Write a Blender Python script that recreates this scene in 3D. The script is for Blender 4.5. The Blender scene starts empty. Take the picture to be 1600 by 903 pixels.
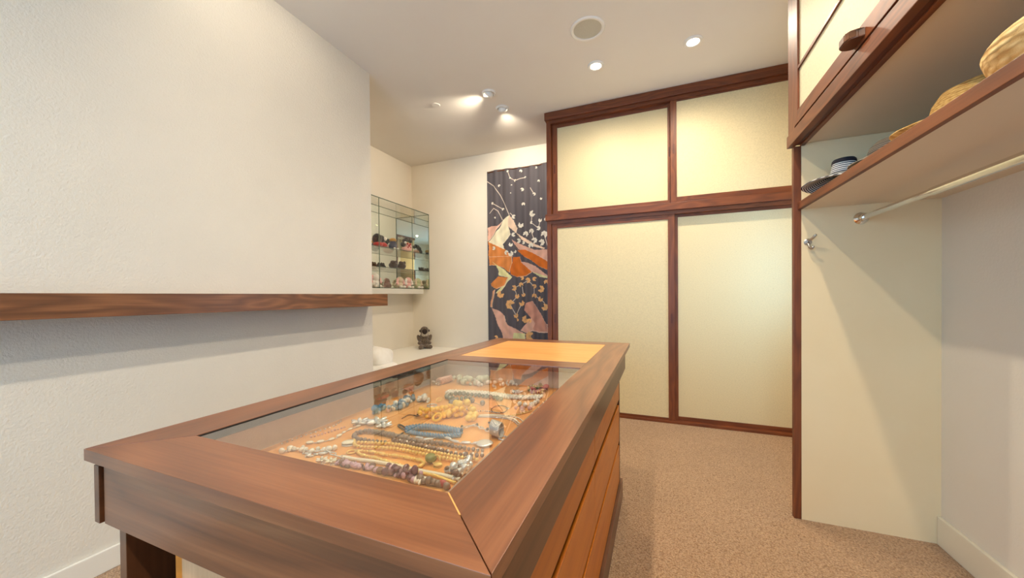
import bpy, bmesh, math, random
import numpy as np
from mathutils import Vector, Matrix, Euler

random.seed(7)
scene = bpy.context.scene
col = scene.collection
PI = math.pi

# ------------------------------------------------------------------ camera
YAW, PITCH, ROLL = 0.384821, -0.0095019, -0.008726
cam_data = bpy.data.cameras.new('camera')
cam_data.sensor_fit = 'HORIZONTAL'
cam_data.sensor_width = 36.0
cam_data.lens = 36.0 * 565.67 / 1600.0
cam_data.shift_y = 16.46 / 1600.0
cam_data.clip_start = 0.02
cam = bpy.data.objects.new('camera', cam_data)
col.objects.link(cam)
fwd = Vector((-math.sin(YAW) * math.cos(PITCH), math.cos(YAW) * math.cos(PITCH), math.sin(PITCH)))
rgt = Vector((math.cos(YAW), math.sin(YAW), 0))
upv = rgt.cross(fwd)
r2 = math.cos(ROLL) * rgt + math.sin(ROLL) * upv
u2 = -math.sin(ROLL) * rgt + math.cos(ROLL) * upv
cam.matrix_world = Matrix(((r2.x, u2.x, -fwd.x, 0), (r2.y, u2.y, -fwd.y, 0), (r2.z, u2.z, -fwd.z, 1.18), (0, 0, 0, 1)))
scene.camera = cam

# ------------------------------------------------------------------ world and light levels
world = bpy.data.worlds.new('sky')
scene.world = world
world.use_nodes = True
bg = world.node_tree.nodes['Background']
bg.inputs['Color'].default_value = (0.33, 0.63, 1.0, 1)
bg.inputs['Strength'].default_value = 7.8
SPOT_W = 60.0          # each recessed downlight
GIMBAL_W = 46.0        # each tilted accent light
WARM = (1.0, 0.87, 0.68)
scene.view_settings.view_transform = 'Standard'
scene.view_settings.look = 'None'
scene.view_settings.gamma = 1.0
scene.view_settings.use_curve_mapping = False
scene.view_settings.exposure = 0.30
# the daylight portal of the window behind the camera
pl = bpy.data.lights.new('window_portal', 'AREA')
pl.shape = 'RECTANGLE'; pl.size = 2.4; pl.size_y = 2.0
pl.cycles.is_portal = True
plo = bpy.data.objects.new('window_portal', pl); col.objects.link(plo)
plo.location = (-.9, -2.47, 1.5); plo.rotation_euler = (PI / 2, 0, 0)

pl2 = bpy.data.lights.new('window_portal', 'AREA')  # portal of the added window past the wardrobe
pl2.shape = 'RECTANGLE'; pl2.size = .64; pl2.size_y = .9
pl2.cycles.is_portal = True
plo2 = bpy.data.objects.new('window_portal', pl2); col.objects.link(plo2)
plo2.location = (1.29, 3.08, 1.4); plo2.rotation_euler = (PI / 2, 0, PI / 2)

H = 3.055
XL, YLW = -2.238, 2.387       # left wall face and the end of it
XN, YB = -3.29, 4.31          # nook side wall, back wall
XRW = 1.22                    # right wall
YF = -2.4                     # wall behind the camera
XR, YS = 0.655, 2.31          # wardrobe front, wardrobe end panel
YC = 3.61                     # closet front

# ------------------------------------------------------------------ helpers
def srgb(r, g, b):
    def f(c):
        c /= 255.0
        return c / 12.92 if c <= 0.04045 else ((c + 0.055) / 1.055) ** 2.4
    return (f(r), f(g), f(b), 1.0)

def wloc(o):
    v = Vector((0, 0, 0))
    while o is not None:
        v += o.location
        o = o.parent
    return v

def tag(o, label=None, cat=None, group=None, kind=None):
    if label: o['label'] = label
    if cat: o['category'] = cat
    if group: o['group'] = group
    if kind: o['kind'] = kind
    return o

def thing(name, loc, label, cat, group=None):
    o = bpy.data.objects.new(name, None)
    o.empty_display_size = 0.1
    col.objects.link(o)
    o.location = loc
    return tag(o, label, cat, group)

def obj(name, bm, mat, parent=None, loc=None, smooth=False):
    """Link a bmesh built in world coordinates as one mesh object (origin at the parent, or at loc)."""
    base = wloc(parent) if parent is not None else Vector(loc or (0, 0, 0))
    bmesh.ops.translate(bm, verts=bm.verts, vec=-base)
    bmesh.ops.recalc_face_normals(bm, faces=bm.faces)
    me = bpy.data.meshes.new(name)
    bm.to_mesh(me); bm.free()
    if smooth:
        me.polygons.foreach_set('use_smooth', [True] * len(me.polygons))
    o = bpy.data.objects.new(name, me)
    if isinstance(mat, (list, tuple)):
        for m in mat: me.materials.append(m)
    else:
        me.materials.append(mat)
    col.objects.link(o)
    if parent is not None:
        o.parent = parent
    elif loc:
        o.location = loc
    return o

def bx(bm, x0, x1, y0, y1, z0, z1, bev=0.0):
    r = bmesh.ops.create_cube(bm, size=1)
    vs = r['verts']
    for v in vs:
        v.co = Vector((x0 + (v.co.x + .5) * (x1 - x0), y0 + (v.co.y + .5) * (y1 - y0), z0 + (v.co.z + .5) * (z1 - z0)))
    if bev > 0:
        es = list({e for v in vs for e in v.link_edges})
        bmesh.ops.bevel(bm, geom=es, offset=bev, segments=2, profile=0.6, affect='EDGES')
    return bm

def box(name, x0, x1, y0, y1, z0, z1, mat, parent=None, bev=0.0, loc=None):
    return obj(name, bx(bmesh.new(), x0, x1, y0, y1, z0, z1, bev), mat, parent, loc)

def prism(name, pts, z0, z1, mat, parent=None, bev=0.0):
    bm = bmesh.new()
    a = [bm.verts.new((x, y, z0)) for x, y in pts]
    b = [bm.verts.new((x, y, z1)) for x, y in pts]
    n = len(pts)
    bm.faces.new(a[::-1]); bm.faces.new(b)
    for i in range(n):
        bm.faces.new((a[i], a[(i + 1) % n], b[(i + 1) % n], b[i]))
    if bev: bmesh.ops.bevel(bm, geom=bm.edges[:], offset=bev, segments=2, profile=.6, affect='EDGES')
    return obj(name, bm, mat, parent)

def lathe(bm, prof, center, n=32, mtx=None):
    """Revolve (r, z) profile about z through center; mtx rotates it first."""
    rings = []
    for r, z in prof:
        if r < 1e-6:
            rings.append([bm.verts.new((0, 0, z))])
        else:
            rings.append([bm.verts.new((r * math.cos(2 * PI * k / n), r * math.sin(2 * PI * k / n), z)) for k in range(n)])
    for a, b in zip(rings, rings[1:]):
        for k in range(n):
            k2 = (k + 1) % n
            if len(a) == 1 and len(b) > 1: bm.faces.new((a[0], b[k], b[k2]))
            elif len(b) == 1 and len(a) > 1: bm.faces.new((a[k], b[0], a[k2]))
            elif len(a) > 1: bm.faces.new((a[k], b[k], b[k2], a[k2]))
    vs = [v for r in rings for v in r]
    if mtx is not None:
        bmesh.ops.transform(bm, matrix=mtx, verts=vs)
    bmesh.ops.translate(bm, verts=vs, vec=Vector(center))
    return bm

def smooth_path(pts, n, closed=False):
    """Catmull-Rom resample of 3-D points into n points of equal spacing."""
    P = [Vector(p) for p in pts]
    if closed: P = [P[-1]] + P + [P[0], P[1]]
    elif len(P) > 1: P = [P[0] * 2 - P[1]] + P + [P[-1] * 2 - P[-2]]
    dense = []
    for i in range(1, len(P) - 2):
        for k in range(24):
            t = k / 24
            a, b, c, d = P[i - 1], P[i], P[i + 1], P[i + 2]
            dense.append(.5 * ((2 * b) + (c - a) * t + (2 * a - 5 * b + 4 * c - d) * t * t + (3 * b - a - 3 * c + d) * t ** 3))
    dense.append(P[-2])
    L = [0]
    for a, b in zip(dense, dense[1:]): L.append(L[-1] + (b - a).length)
    out = []; j = 0
    for k in range(n):
        s = L[-1] * k / max(1, n - 1)
        while j < len(L) - 2 and L[j + 1] < s: j += 1
        t = (s - L[j]) / max(1e-9, L[j + 1] - L[j])
        out.append(dense[j].lerp(dense[j + 1], min(1, t)))
    return out

def path_len(pts):
    return sum((Vector(b) - Vector(a)).length for a, b in zip(pts, pts[1:]))

def tube(bm, pts, rad, seg=8):
    """Tube along a polyline; rad is a number or a list."""
    P = [Vector(p) for p in pts]
    rings = []
    prev = None
    for i, p in enumerate(P):
        t = (P[min(i + 1, len(P) - 1)] - P[max(i - 1, 0)]).normalized()
        ref = prev if prev is not None else (Vector((0, 0, 1)) if abs(t.z) < .9 else Vector((1, 0, 0)))
        a = (ref - t * ref.dot(t)).normalized(); prev = a
        b = t.cross(a)
        r = rad[i] if isinstance(rad, (list, tuple)) else rad
        rings.append([bm.verts.new(p + (a * math.cos(2 * PI * k / seg) + b * math.sin(2 * PI * k / seg)) * r) for k in range(seg)])
    for A, B in zip(rings, rings[1:]):
        for k in range(seg):
            bm.faces.new((A[k], A[(k + 1) % seg], B[(k + 1) % seg], B[k]))
    bm.faces.new(rings[0][::-1]); bm.faces.new(rings[-1])
    return bm

def ball(bm, c, r, scale=(1, 1, 1), rot=None, u=10, v=7):
    R_ = bmesh.ops.create_uvsphere(bm, u_segments=u, v_segments=v, radius=r)
    m = Matrix.Translation(Vector(c)) @ (Euler(rot).to_matrix().to_4x4() if rot else Matrix.Identity(4)) @ Matrix.Diagonal((*scale, 1))
    bmesh.ops.transform(bm, matrix=m, verts=R_['verts'])
    return bm

def blob(name, balls, mat, parent, voxel=0.006, fuzz=0.0, fuzz_scale=0.02):
    """One continuous soft body out of overlapping balls: (centre, radius, scale[, rotation])."""
    bm = bmesh.new()
    for b in balls:
        ball(bm, b[0], b[1], b[2] if len(b) > 2 else (1, 1, 1), b[3] if len(b) > 3 else None, 14, 10)
    o = obj(name, bm, mat, parent)
    m = o.modifiers.new('remesh', 'REMESH'); m.mode = 'VOXEL'; m.voxel_size = voxel; m.use_smooth_shade = True
    s = o.modifiers.new('smooth', 'SMOOTH'); s.iterations = 3; s.factor = .5
    if fuzz:
        tx = bpy.data.textures.new(name + '_fuzz', 'CLOUDS'); tx.noise_scale = fuzz_scale; tx.noise_depth = 2
        d = o.modifiers.new('fuzz', 'DISPLACE'); d.texture = tx; d.strength = fuzz; d.texture_coords = 'LOCAL'
    return o

# ------------------------------------------------------------------ materials
def nmat(name):
    m = bpy.data.materials.new(name); m.use_nodes = True
    nt = m.node_tree
    return m, nt, nt.nodes['Principled BSDF']

def link(nt, a, ao, b, bi): nt.links.new(a.outputs[ao], b.inputs[bi])

def plain(name, c, rough=.5, metal=0.0, spec=.5, coat=0.0, sheen=0.0):
    m, nt, p = nmat(name)
    p.inputs['Base Color'].default_value = c
    p.inputs['Roughness'].default_value = rough
    p.inputs['Metallic'].default_value = metal
    p.inputs['Specular IOR Level'].default_value = spec
    p.inputs['Coat Weight'].default_value = coat
    p.inputs['Sheen Weight'].default_value = sheen
    return m

def noisy(name, c1, c2, scale, rough=.6, bump=0.0, bscale=None, bdist=.002, detail=4, metal=0.0, spec=.5, sheen=0.0):
    m, nt, p = nmat(name)
    N = nt.nodes
    tc = N.new('ShaderNodeTexCoord')
    n = N.new('ShaderNodeTexNoise'); n.inputs['Scale'].default_value = scale; n.inputs['Detail'].default_value = detail
    link(nt, tc, 'Object', n, 'Vector')
    r = N.new('ShaderNodeValToRGB')
    r.color_ramp.elements[0].position = .3; r.color_ramp.elements[0].color = c1
    r.color_ramp.elements[1].position = .7; r.color_ramp.elements[1].color = c2
    link(nt, n, 'Fac', r, 'Fac'); link(nt, r, 'Color', p, 'Base Color')
    p.inputs['Roughness'].default_value = rough
    p.inputs['Metallic'].default_value = metal
    p.inputs['Specular IOR Level'].default_value = spec
    p.inputs['Sheen Weight'].default_value = sheen
    if bump:
        n2 = N.new('ShaderNodeTexNoise'); n2.inputs['Scale'].default_value = bscale or scale; n2.inputs['Detail'].default_value = 3
        link(nt, tc, 'Object', n2, 'Vector')
        b = N.new('ShaderNodeBump'); b.inputs['Strength'].default_value = bump; b.inputs['Distance'].default_value = bdist
        link(nt, n2, 'Fac', b, 'Height'); link(nt, b, 'Normal', p, 'Normal')
    return m

def wood(name, light, mid, dark, axis, rough=.32, coat=.25, ring=6.0, seed=0.0):
    """Board wood with the grain along the given axis: flowing growth rings, streaks and fine pores."""
    m, nt, p = nmat(name)
    N = nt.nodes
    tc = N.new('ShaderNodeTexCoord')
    mp = N.new('ShaderNodeMapping')
    s = [1.0, 1.0, 1.0]; s[axis] = 0.16
    mp.inputs['Scale'].default_value = s
    mp.inputs['Location'].default_value = (seed, seed * 1.7, seed * .6)
    link(nt, tc, 'Object', mp, 'Vector')
    n = N.new('ShaderNodeTexNoise'); n.inputs['Scale'].default_value = ring; n.inputs['Detail'].default_value = 2.0; n.inputs['Distortion'].default_value = .4
    link(nt, mp, 'Vector', n, 'Vector')
    mul = N.new('ShaderNodeMath'); mul.operation = 'MULTIPLY'; mul.inputs[1].default_value = 7.8
    link(nt, n, 'Fac', mul, 0)
    fr = N.new('ShaderNodeMath'); fr.operation = 'PINGPONG'; fr.inputs[1].default_value = .5
    link(nt, mul, 0, fr, 0)
    dbl = N.new('ShaderNodeMath'); dbl.operation = 'MULTIPLY'; dbl.inputs[1].default_value = 2.0
    link(nt, fr, 0, dbl, 0)
    n3 = N.new('ShaderNodeTexNoise'); n3.inputs['Scale'].default_value = ring * .8; n3.inputs['Detail'].default_value = 3
    link(nt, mp, 'Vector', n3, 'Vector')
    mp2 = N.new('ShaderNodeMapping')
    s2 = [160.0, 160.0, 160.0]; s2[axis] = 4.0
    mp2.inputs['Scale'].default_value = s2
    link(nt, tc, 'Object', mp2, 'Vector')
    n2 = N.new('ShaderNodeTexNoise'); n2.inputs['Scale'].default_value = 1.0; n2.inputs['Detail'].default_value = 3
    link(nt, mp2, 'Vector', n2, 'Vector')
    a = N.new('ShaderNodeMix'); a.data_type = 'FLOAT'; a.inputs[0].default_value = .55
    link(nt, dbl, 0, a, 2); link(nt, n3, 'Fac', a, 3)
    b = N.new('ShaderNodeMix'); b.data_type = 'FLOAT'; b.inputs[0].default_value = .38
    link(nt, a, 0, b, 2); link(nt, n2, 'Fac', b, 3)
    r = N.new('ShaderNodeValToRGB')
    e = r.color_ramp.elements
    e[0].position = .15; e[0].color = dark
    e[1].position = .85; e[1].color = light
    k = e.new(.5); k.color = mid
    link(nt, b, 0, r, 'Fac'); link(nt, r, 'Color', p, 'Base Color')
    p.inputs['Roughness'].default_value = rough
    p.inputs['Coat Weight'].default_value = coat
    p.inputs['Coat Roughness'].default_value = .25
    bp = N.new('ShaderNodeBump'); bp.inputs['Strength'].default_value = .05; bp.inputs['Distance'].default_value = .001
    link(nt, n2, 'Fac', bp, 'Height'); link(nt, bp, 'Normal', p, 'Normal')
    return m

def glass(name, tint=(1, 1, 1, 1), ior=1.6, rough=0.0):
    """Thin sheet glass: clear where it faces, mirror-like where it grazes; light passes through it."""
    m = bpy.data.materials.new(name); m.use_nodes = True
    nt = m.node_tree; N = nt.nodes
    N.clear()
    out = N.new('ShaderNodeOutputMaterial')
    mix = N.new('ShaderNodeMixShader')
    tr = N.new('ShaderNodeBsdfTransparent'); tr.inputs['Color'].default_value = tint
    gl = N.new('ShaderNodeBsdfGlossy'); gl.inputs['Roughness'].default_value = rough
    fr = N.new('ShaderNodeFresnel'); fr.inputs['IOR'].default_value = ior
    geo = N.new('ShaderNodeNewGeometry')
    inv = N.new('ShaderNodeMath'); inv.operation = 'SUBTRACT'; inv.inputs[0].default_value = 1.0
    link(nt, geo, 'Backfacing', inv, 1)
    tw_ = N.new('ShaderNodeMath'); tw_.operation = 'MULTIPLY'; tw_.inputs[1].default_value = 2.0      # both faces of the sheet: 2F / (1 + F)
    link(nt, fr, 0, tw_, 0)
    on = N.new('ShaderNodeMath'); on.operation = 'ADD'; on.inputs[1].default_value = 1.0
    link(nt, fr, 0, on, 0)
    dv = N.new('ShaderNodeMath'); dv.operation = 'DIVIDE'; link(nt, tw_, 0, dv, 0); link(nt, on, 0, dv, 1)
    mu = N.new('ShaderNodeMath'); mu.operation = 'MULTIPLY'
    link(nt, dv, 0, mu, 0); link(nt, inv, 0, mu, 1)
    link(nt, mu, 0, mix, 0); link(nt, tr, 0, mix, 1); link(nt, gl, 0, mix, 2)
    link(nt, mix, 0, out, 'Surface')
    return m

def emit(name, c, s):
    m, nt, p = nmat(name)
    p.inputs['Base Color'].default_value = (.9, .9, .9, 1)
    p.inputs['Emission Color'].default_value = c
    p.inputs['Emission Strength'].default_value = s
    return m

M = {}
M['wall'] = noisy('wall_paint', srgb(228, 219, 202), srgb(231, 222, 206), 3, .75, .22, 90, .003, spec=.25)
M['wall_left'] = noisy('wall_paint_stippled', srgb(228, 221, 208), srgb(232, 225, 212), 3, .7, .45, 120, .006, spec=.3)
M['ceiling'] = noisy('ceiling_paint', srgb(233, 226, 216), srgb(235, 229, 219), 2, .85, .05, 120, .002, spec=.2)
M['baseboard'] = plain('cream_trim', srgb(232, 222, 198), .4)
M['white_trim'] = plain('white_trim', srgb(236, 231, 220), .4)
M['bench_top'] = plain('bench_white', srgb(240, 236, 226), .45)

def carpet_mat():
    m, nt, p = nmat('carpet')
    N = nt.nodes
    tc = N.new('ShaderNodeTexCoord')
    v = N.new('ShaderNodeTexVoronoi'); v.inputs['Scale'].default_value = 150; v.inputs['Randomness'].default_value = .75
    n = N.new('ShaderNodeTexNoise'); n.inputs['Scale'].default_value = 110; n.inputs['Detail'].default_value = 3
    n2 = N.new('ShaderNodeTexNoise'); n2.inputs['Scale'].default_value = 2.5; n2.inputs['Detail'].default_value = 4
    for q in (v, n, n2): link(nt, tc, 'Object', q, 'Vector')
    mx = N.new('ShaderNodeMix'); mx.data_type = 'FLOAT'; mx.inputs[0].default_value = .5
    link(nt, v, 'Distance', mx, 2); link(nt, n, 'Fac', mx, 3)
    r = N.new('ShaderNodeValToRGB')
    e = r.color_ramp.elements
    e[0].position = .28; e[0].color = srgb(206, 170, 132)
    e[1].position = .70; e[1].color = srgb(140, 104, 72)
    link(nt, mx, 0, r, 'Fac')
    mm = N.new('ShaderNodeMix'); mm.data_type = 'RGBA'; mm.blend_type = 'MULTIPLY'; mm.inputs[0].default_value = .25
    link(nt, r, 'Color', mm, 6); link(nt, n2, 'Color', mm, 7)
    rr = N.new('ShaderNodeValToRGB')
    rr.color_ramp.elements[0].color = (.72, .72, .72, 1); rr.color_ramp.elements[1].color = (1, 1, 1, 1)
    rr.color_ramp.elements[0].position = .35; rr.color_ramp.elements[1].position = .6
    link(nt, n2, 'Fac', rr, 'Fac'); link(nt, rr, 'Color', mm, 7)
    link(nt, mm, 2, p, 'Base Color')
    p.inputs['Roughness'].default_value = .95
    p.inputs['Specular IOR Level'].default_value = .1
    p.inputs['Sheen Weight'].default_value = .2
    b = N.new('ShaderNodeBump'); b.inputs['Strength'].default_value = .9; b.inputs['Distance'].default_value = .006; b.invert = True
    link(nt, v, 'Distance', b, 'Height'); link(nt, b, 'Normal', p, 'Normal')
    return m
M['carpet'] = carpet_mat()

WAL = (srgb(160, 102, 64), srgb(124, 74, 45), srgb(78, 46, 31))
M['walnut_x'] = wood('walnut_along_x', *WAL, 0, .30, .3, 5, .3)
M['walnut_y'] = wood('walnut_along_y', *WAL, 1, .30, .3, 5, 1.3)
SHELFW = (srgb(162, 108, 68), srgb(120, 76, 46), srgb(80, 50, 31))
M['shelf_walnut'] = wood('shelf_walnut', *SHELFW, 1, .42, .1, 9, 2.2)
DKW = (srgb(122, 76, 46), srgb(98, 58, 34), srgb(72, 42, 24))
M['dark_walnut_y'] = wood('dark_walnut_along_y', *DKW, 1, .35, .15, 5, .7)
M['dark_walnut_z'] = wood('dark_walnut_along_z', *DKW, 2, .35, .15, 5, .9)
MAH = (srgb(140, 75, 34), srgb(112, 56, 24), srgb(78, 37, 16))
M['mahogany_x'] = wood('mahogany_along_x', *MAH, 0, .48, .05, 8, .4)
M['mahogany_y'] = wood('mahogany_along_y', *MAH, 1, .48, .05, 8, .9)
M['mahogany_z'] = wood('mahogany_along_z', *MAH, 2, .48, .05, 8, 1.9)
FIR = (srgb(238, 176, 104), srgb(228, 160, 86), srgb(212, 140, 68))
M['fir_x'] = wood('fir_along_x', *FIR, 0, .36, .15, 7, .5)
M['tray_wood'] = wood('tray_wood', srgb(238, 174, 100), srgb(230, 160, 84), srgb(214, 138, 64), 1, .45, .05, 5, .8)
DRW = (srgb(210, 124, 24), srgb(198, 110, 16), srgb(178, 92, 10))
M['drawer_wood'] = wood('drawer_wood', *DRW, 1, .4, .15, 6, 1.5)
M['panel_wood'] = wood('panel_wood', srgb(222, 176, 132), srgb(206, 156, 112), srgb(184, 132, 90), 2, .4, .1, 6, .2)
M['niche'] = plain('niche_dark_wood', srgb(58, 34, 20), .6)

def paper_mat(name, c, spec=.4, rough=.5):
    """Cream sheet with scattered fibres and flecks."""
    m, nt, p = nmat(name)
    N = nt.nodes
    tc = N.new('ShaderNodeTexCoord')
    n = N.new('ShaderNodeTexNoise'); n.inputs['Scale'].default_value = 130; n.inputs['Detail'].default_value = 5
    v = N.new('ShaderNodeTexVoronoi'); v.inputs['Scale'].default_value = 26
    for q in (n, v): link(nt, tc, 'Object', q, 'Vector')
    r = N.new('ShaderNodeValToRGB')
    r.color_ramp.elements[0].position = .3; r.color_ramp.elements[0].color = tuple(x * .88 for x in c[:3]) + (1,)
    r.color_ramp.elements[1].position = .65; r.color_ramp.elements[1].color = c
    link(nt, n, 'Fac', r, 'Fac')
    r2_ = N.new('ShaderNodeValToRGB')
    r2_.color_ramp.elements[0].position = .035; r2_.color_ramp.elements[0].color = (.62, .56, .42, 1)
    r2_.color_ramp.elements[1].position = .07; r2_.color_ramp.elements[1].color = (1, 1, 1, 1)
    link(nt, v, 'Distance', r2_, 'Fac')
    mm = N.new('ShaderNodeMix'); mm.data_type = 'RGBA'; mm.blend_type = 'MULTIPLY'; mm.inputs[0].default_value = .8
    link(nt, r, 'Color', mm, 6); link(nt, r2_, 'Color', mm, 7); link(nt, mm, 2, p, 'Base Color')
    p.inputs['Roughness'].default_value = rough
    p.inputs['Specular IOR Level'].default_value = spec
    b = N.new('ShaderNodeBump'); b.inputs['Strength'].default_value = .08; b.inputs['Distance'].default_value = .001
    link(nt, n, 'Fac', b, 'Height'); link(nt, b, 'Normal', p, 'Normal')
    return m
M['paper'] = paper_mat('cream_fibre_panel', srgb(226, 209, 166), .3, .5)
M['paper_cab'] = paper_mat('cabinet_fibre_panel', srgb(232, 222, 186), .3, .6)
M['laminate'] = noisy('cream_laminate', srgb(236, 211, 166), srgb(238, 215, 172), 4, .45, spec=.35)
M['glass'] = glass('clear_glass', (.98, .99, .98, 1), 1.75)
M['glass_case'] = glass('case_glass', (.982, .99, .985, 1), 1.35)
M['glass_edge'] = plain('green_glass_edge', srgb(80, 96, 80), .15, spec=.8)
M['mirror'] = plain('mirror', (.86, .90, .84, 1), .0, 1.0)
M['chrome'] = plain('chrome', (.78, .77, .74, 1), .14, 1.0)
M['satin'] = plain('satin_nickel', (.55, .53, .50, 1), .3, 1.0)
M['black_gap'] = plain('gap_shade_black', srgb(22, 14, 10), .8)  # near-black that paints the shade inside narrow gaps
M['grille'] = noisy('speaker_grille', srgb(190, 185, 168), srgb(206, 201, 184), 500, .8)
M['lens'] = emit('lamp_lens', (1.0, .92, .78, 1), 9)
M['white_metal'] = plain('white_metal', srgb(238, 234, 226), .35)

# ------------------------------------------------------------------ the room
def struct(name, bm, mat, parent=None):
    o = obj(name, bm, mat, parent)
    o['kind'] = 'structure'
    return o

def sbox(name, *a, mat=None, bev=0.0):
    return struct(name, bx(bmesh.new(), *a, bev), mat)

sbox('floor', XN - .1, XRW + .1, YF - .1, YB + .1, -.08, 0, mat=M['carpet'])
sbox('ceiling', XN - .1, XRW + .1, YF - .1, YB + .1, H, H + .1, mat=M['ceiling'])
sbox('wall_left', XN - .1, XL, YF, YLW, 0, H, mat=M['wall_left'])
sbox('wall_nook', XN - .1, XN, YLW, YB + .1, 0, H, mat=M['wall'])
sbox('wall_back', XN, XRW + .1, YB, YB + .1, 0, H, mat=M['wall'])
bm = bmesh.new()                                    # wall on the wardrobe side, with an added unseen window tinting the closet door
RY0, RY1, RZ0, RZ1 = 2.76, 3.40, .95, 1.85
for a in ((YF - .1, RY0, 0, H), (RY1, YB, 0, H), (RY0, RY1, 0, RZ0), (RY0, RY1, RZ1, H)):
    bx(bm, XRW, XRW + .1, a[0], a[1], a[2], a[3])
struct('wall_right', bm, M['wall'])
bm = bmesh.new()
for a in ((RY0, RY0 + .03, RZ0, RZ1), (RY1 - .03, RY1, RZ0, RZ1), (RY0, RY1, RZ0, RZ0 + .03), (RY0, RY1, RZ1 - .03, RZ1)):
    bx(bm, XRW + .03, XRW + .08, a[0], a[1], a[2], a[3])
w2 = struct('added_window', bm, M['white_trim'])  # window added out of view to throw cool light on the closet door
box('pane', XRW + .052, XRW + .058, RY0 + .03, RY1 - .03, RZ0 + .03, RZ1 - .03, M['glass'], w2)
bm = bmesh.new()                                    # wall behind the camera round its window
WX0, WX1, WZ0, WZ1 = -2.1, .3, .5, 2.5
for a in ((XL, WX0, 0, H), (WX1, XRW, 0, H), (WX0, WX1, 0, WZ0), (WX0, WX1, WZ1, H)):
    bx(bm, a[0], a[1], YF - .1, YF, a[2], a[3])
struct('wall_front', bm, M['wall'])
bm = bmesh.new()
for a in ((WX0, WX0 + .06, WZ0, WZ1), (WX1 - .06, WX1, WZ0, WZ1), (WX0, WX1, WZ0, WZ0 + .06), (WX0, WX1, WZ1 - .06, WZ1), (-.92, -.88, WZ0, WZ1)):
    bx(bm, a[0], a[1], YF - .08, YF - .03, a[2], a[3])
w1 = struct('window_1', bm, M['white_trim'])
for x0, x1 in ((WX0 + .06, -.92), (-.88, WX1 - .06)):
    box('pane', x0, x1, YF - .058, YF - .052, WZ0 + .06, WZ1 - .06, M['glass'], w1)
def baseboard(name, x0, x1, y0, y1, h):
    bm = bmesh.new()
    bx(bm, x0, x1, y0, y1, 0, h, .004)
    return struct(name, bm, M['baseboard'] if 'right' in name else M['white_trim'])
baseboard('baseboard_left', XL, XL + .014, YF, YLW, .095)
baseboard('baseboard_right', XRW - .016, XRW, -.96, YS - .002, .132)

# ------------------------------------------------------------------ sliding-door closet at the end of the room
cl = thing('sliding_door_closet', (0, YC, 0), 'floor-to-ceiling built-in closet with red-brown frames and cream sliding doors', 'closet')
CX0, CX1 = -1.065, XRW
box('crown', CX0 - .014, CX1, YC - .022, YC + .12, 2.976, 3.052, M['mahogany_x'], cl, .003)
box('head_rail', CX0 + .045, CX1, YC + .002, YC + .10, 2.945, 2.976, M['mahogany_x'], cl)
box('side_panel', CX0, CX0 + .045, YC, YB, 0, 2.976, M['mahogany_z'], cl, .002)
box('middle_rail', CX0 - .012, CX1, YC - .022, YC + .10, 1.948, 2.014, M['mahogany_x'], cl, .003)
box('middle_head', CX0 + .045, CX1, YC + .002, YC + .10, 1.915, 1.948, M['mahogany_x'], cl)
box('floor_track', CX0 + .045, CX1, YC - .004, YC + .12, 0, .022, M['mahogany_x'], cl, .002)
box('closet_back', CX0 + .045, CX1, YB - .03, YB - .002, 0, 2.976, M['niche'], cl)

def stadium(bm, cx, cy, cz, w, h, d, n=8):
    """Upright rounded slot shape in the x-z plane, d deep along -y."""
    pts = []
    r = w / 2
    for k in range(n + 1): a = PI * k / n; pts.append((cx + r * math.cos(a), cz + h / 2 - r + r * math.sin(a)))
    for k in range(n + 1): a = PI + PI * k / n; pts.append((cx + r * math.cos(a), cz - h / 2 + r + r * math.sin(a)))
    A = [bm.verts.new((x, cy, z)) for x, z in pts]; B = [bm.verts.new((x, cy - d, z)) for x, z in pts]
    bm.faces.new(A); bm.faces.new(B[::-1])
    m = len(pts)
    for i in range(m): bm.faces.new((A[i], B[i], B[(i + 1) % m], A[(i + 1) % m]))

def sliding_door(x0, x1, z0, z1, y, sl, sr, rt, rb, pulls):
    """Door leaf: the cream panel is the part, stiles, rails and finger pulls its pieces."""
    t = .028
    d = box('sliding_door', x0 + sl - .004, x1 - sr + .004, y + .009, y + t - .004, z0 + rb - .004, z1 - rt + .004, M['paper'], cl)
    d['label'] = 'cream fibre-flecked door panel'
    box('stile', x0, x0 + sl, y, y + t, z0, z1, M['mahogany_z'], d, .0015)
    box('stile', x1 - sr, x1, y, y + t, z0, z1, M['mahogany_z'], d, .0015)
    box('rail', x0 + sl, x1 - sr, y + .001, y + t, z1 - rt, z1, M['mahogany_x'], d, .0015)
    box('rail', x0 + sl, x1 - sr, y + .001, y + t, z0, z0 + rb, M['mahogany_x'], d, .0015)
    for px, pz in pulls:
        bm = bmesh.new()
        stadium(bm, px, y + .001, pz, .024, .105, .0022)
        fp = obj('finger_pull', bm, M['mahogany_z'], d)
        bm = bmesh.new()
        stadium(bm, px + .001, y - .001, pz - .003, .016, .092, .0006)
        f2 = obj('pull_recess_shade', bm, M['dark_pull'], d)  # flat dark inset paints the shaded hollow of the pull
M['dark_pull'] = plain('pull_shadow_wood', srgb(84, 36, 18), .5)
sliding_door(-1.015, .135, 2.016, 2.972, YC + .045, .052, .052, .062, .040, [(-.992, 2.49), (.098, 2.50)])
sliding_door(.106, 1.215, 2.016, 2.966, YC + .010, .052, .052, .034, .052, [(.132, 2.51)])
sliding_door(-1.015, .138, .018, 1.945, YC + .010, .056, .056, .074, .026, [(-.989, .95), (.110, .965)])
sliding_door(.106, 1.215, .018, 1.945, YC + .045, .060, .052, .054, .040, [])

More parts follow.
